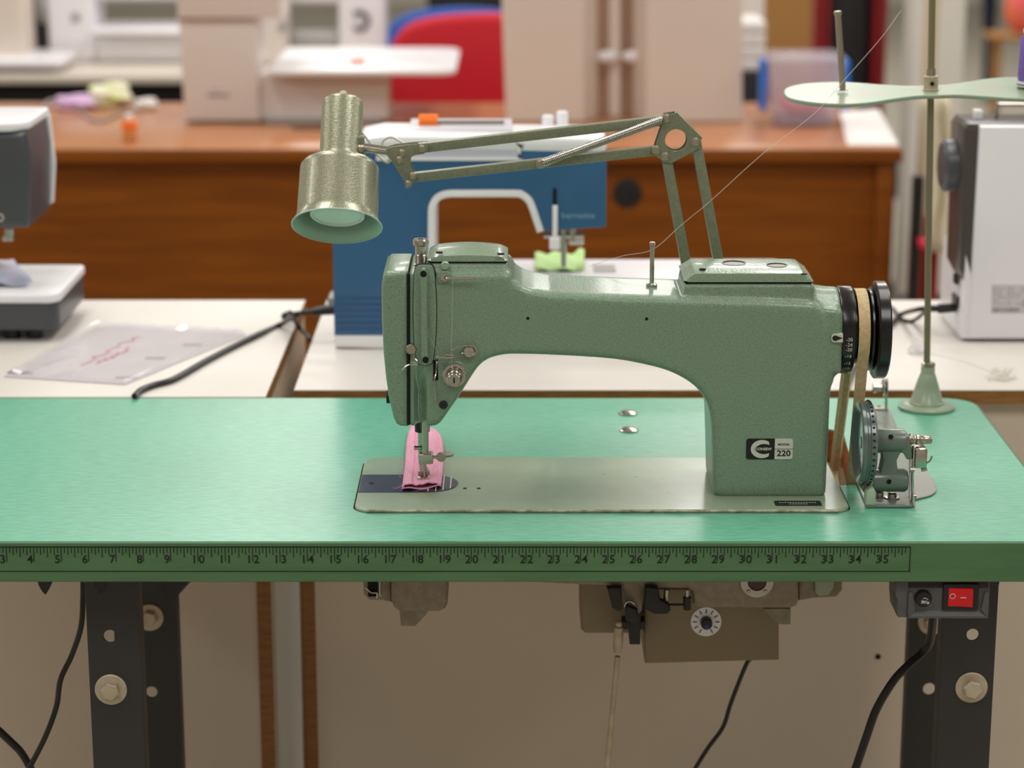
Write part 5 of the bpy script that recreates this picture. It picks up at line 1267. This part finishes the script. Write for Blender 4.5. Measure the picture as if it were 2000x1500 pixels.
MB().lathe((x0-.03, y+.06, TZ+.14), (1,0,0), [(.04, 0), (.045, .005), (.045, .03)], 28).build('handwheel', 'midgrey', t)
MB().lathe((PY(148, 34, y).x, y-.001, PY(148, 34, y).z), (0,-1,0), [(.012, 0), (.012, .003)], 20).build('dial', 'midgrey', t)
MB().box((x1, y+.01, TZ+.16), (x1+.28, y+.14, TZ+.29), bev=.01).build('arm', 'whiteplastic', t)
MB().box((x1, y-.01, TZ+.001), (x1+.26, y+.15, TZ+.07), bev=.008).build('free_arm', 'whiteplastic', t)
MB().box((x1+.0, y-.06, TZ+.075), (x1+.30, y+.18, TZ+.09), bev=.006).build('extension_table', 'whiteplastic', t)
t, x0, x1, y = far_machine(-60, 46, 92, .14, 'far cream sewing machine at the upper left corner', 'cream')
MB().prism(rrect(x0-.05, y-.10, PY(122, 128, y-.1).x, y+.12, .03), TZ+.014, TZ+.035, 'XY', bev=.006).build('extension_table', 'whiteplastic', t)
t, x0, x1, y = far_machine(662, 752, 98, .30, 'far white sewing machine with a dark curved mark beside the red chair')
m_ = MB(); c_ = PY(702, 40, y)
m_.tube([c_+Vector((.022*math.cos(R(a)), -.003, .022*math.sin(R(a)))) for a in range(-130, 131, 20)], .006, 8, False).build('dark_mark', 'greyplastic', t)
MB().box((x0-.13, y+.01, TZ+.001), (x0, y+.15, TZ+.07), bev=.01).build('free_arm', 'midgrey', t)
MB().box((x0-.13, y+.01, TZ+.15), (x0, y+.14, TZ+.30), bev=.01).build('arm', 'whiteplastic', t)
t, x0, x1, y = far_machine(506, 560, 100, .22, 'far pale grey sewing machine end just right of the big white machine', 'offwhite')
MB().lathe((PY(560, 48, y).x-.01, y-.001, PY(560, 52, y).z), (0,-1,0), [(.012, 0), (.012, .004)], 20).build('dial', 'midgrey', t)
q = PZ(214, 112, TZ+.0)
tag(MB().prism(circ(q.x, q.y+.02, .078, 36, .07), TZ+.002, TZ+.03, 'XY', bev=.008).build('grey_pad', mat('grey_pad_green', (168,168,160), .6)), 'oval grey pad lying on the far white table', 'pad')
# low stuff right: cartons, wall shelf, floor items
YF1 = 6.2
a = PY(1488, 52, YF1); b_ = PY(1592, 52, YF1)
tag(MB().box((a.x, YF1, .001), (b_.x, YF1+.35, a.z+.18), bev=.004).build('brown_carton', 'carton'), 'brown cardboard carton standing on the floor behind the cream boards', 'carton')
YF2 = 3.6
a = PY(1440, 190, YF2); b_ = PY(1500, 60, YF2)
st = thing('white_drawer_unit', 'stack of small white boxes on a black stand beside the cream boards', 'boxes', ((a.x+b_.x)/2, YF2, 0))
MB().box((a.x-.06, YF2, .001), (b_.x, YF2+.25, PY(1470, 140, YF2).z), bev=.004).build('black_stand', 'chairblack', st)
zq = PY(1470, 140, YF2).z
for k in range(4):
    MB().box((a.x-.05, YF2+.01, zq+.001+k*.03), (b_.x-.004, YF2+.22, zq+.029+k*.03), bev=.003).build('box', 'paper', st)
# a taller pale cabinet side behind the boards
a = PY(1440, 60, 4.1); tag(MB().box((a.x-.1, 4.1, .001), (PY(1492, 60, 4.1).x, 4.4, 1.6), bev=.004).build('pale_locker', 'offwhite'), 'tall pale locker standing behind the cream boards', 'locker')
# things between the pillar and the right machine
tr_ = thing('tool_trolley', 'black trolley with red and orange boxes behind the thread stand', 'trolley', (.95, 2.3, 0))
YT = 2.3
xa, xb = PY(1778, 500, YT).x, PY(1862, 500, YT).x
for z in (.05, .40): MB().box((xa, YT, z), (xb+.15, YT+.35, z+.02), bev=.003).build('shelf', 'black', tr_)
for x in (xa, xb+.13):
    for y in (YT, YT+.33): MB().box((x, y, 0), (x+.02, y+.02, .72)).build('upright', 'black', tr_)
a = PY(1788, 560, YT); b_ = PY(1808, 490, YT)
tag(MB().box((a.x, YT+.03, .421), (b_.x, YT+.1, PY(1800, 470, YT).z), bev=.004).build('orange_box', mat('orange_red_box', (226,80,50), .5)), 'narrow orange red box on the trolley behind the thread stand', 'box')
a = PY(1820, 560, YT); b_ = PY(1843, 450, YT)
tag(MB().box((a.x, YT+.03, .421), (b_.x, YT+.12, PY(1830, 440, YT).z), bev=.004).build('red_box', mat('dark_red_box', (150,20,28), .6)), 'dark red box on the trolley beside the cream rag', 'box')
rows = []
for i in range(12):
    v_ = i/11; py = 190+ v_*300; xc_ = 1832+ (14*math.sin(v_*3)) - 8 + 10*v_; ww = (24, 26, 24, 20, 18, 16, 20, 24, 26, 27, 22, 12)[i]
    rows.append([(p.x, p.y+.012*math.sin(j*1.3+i*.5), p.z) for j in range(9) for p in (PY(xc_-ww+2*ww*j/8, py, YT-.02),)])
tag(MB().grid(rows).build('cream_rag', 'rag', None, solid=.01), 'long cream rag hanging over the trolley behind the thread stand', 'rag')
p = PY(1806, 478, YT-.05); tag(MB().sphere(tuple(p), .012).cyl(tuple(p), tuple(p+Vector((0, .05, 0))), .006).build('crimson_ball', mat('crimson_plastic', (206,30,60), .5)), 'small crimson ball hanging at the front of the trolley', 'knob')
# shelf rail and far floor items
a = PY(1835, 60, 2.9)
tag(MB().box((PY(1806, 60, 2.9).x, 2.9, .001), (PY(1834, 60, 2.9).x, 2.93, 2.2), bev=.003).build('cream_post', mat('cream_post_paint', (214,200,170), .5)), 'slim cream post standing behind the thread stand rod', 'post')
YP = PZ(1930, 68, 0).y if PZ(1930, 68, 0).y < 13 else 12
YP = 9.0
zt = PY(1930, 62, YP).z
tag(MB().prism([(PY(1925, 60, YP).x, zt), (PY(1946, 60, YP).x, zt), (PY(1954, 0, YP).x, zt+.35), (PY(1918, 0, YP).x, zt+.35)], YP, YP+.1, bev=.02).cyl((PY(1935, 62, YP).x, YP+.05, 0.002), (PY(1935, 62, YP).x, YP+.05, zt+.02), .02).build('navy_coat', 'navy'), 'dark navy cloth hanging on a stand far behind at the upper right', 'cloth')
YG = 6.5
q = PY(1985, 30, YG)
bg = thing('orange_bag', 'orange and pink bag on a stool in the upper right corner', 'bag', (q.x, YG, 0))
MB().sphere((q.x+.02, YG, q.z+.02), .085, .75, .6, 1.0).build('bag_body', 'bag', bg)
tag(MB().box((q.x-.10, YG-.08, q.z-.085), (q.x+.14, YG+.10, q.z-.066), bev=.004).box((q.x-.08, YG-.02, 0), (q.x-.05, YG+.01, q.z-.08)).box((q.x+.09, YG-.02, 0), (q.x+.12, YG+.01, q.z-.08)).build('small_stool', 'carton'), 'small brown stool under the orange bag', 'stool')
for k, (xa_, xb2, lb_) in enumerate(((30, 104, 'added black backdrop box seen between the far machines at the upper left'), (835, 985, 'added black backdrop box behind the blue and red chairs'))):
    yc2 = 5.9; tag(MB().box((PY(xa_, 50, yc2).x, yc2, .001), (PY(xb2, 50, yc2).x, yc2+.4, 1.3), bev=.005).build('dark_backdrop', 'chairblack'), lb_, 'backdrop', 'dark backdrops at the back')  # plain black boxes added to darken the openings behind machines and chairs
# ceiling light housings
for (x, y) in LIGHTS:
    t = thing('ceiling_light', 'recessed white ceiling light panel', 'light', (x, y, CEIL), 'ceiling light panels')
    ri_ = [(x-.3, y-.6), (x+.3, y-.6), (x+.3, y+.6), (x-.3, y+.6)]; ro_ = [(x-.34, y-.64), (x+.34, y-.64), (x+.34, y+.64), (x-.34, y+.64)]
    MB().prism(ro_, CEIL-.05, CEIL-.002, 'XY', holes=[ri_]).build('frame', 'diffuser', t, smooth=0)
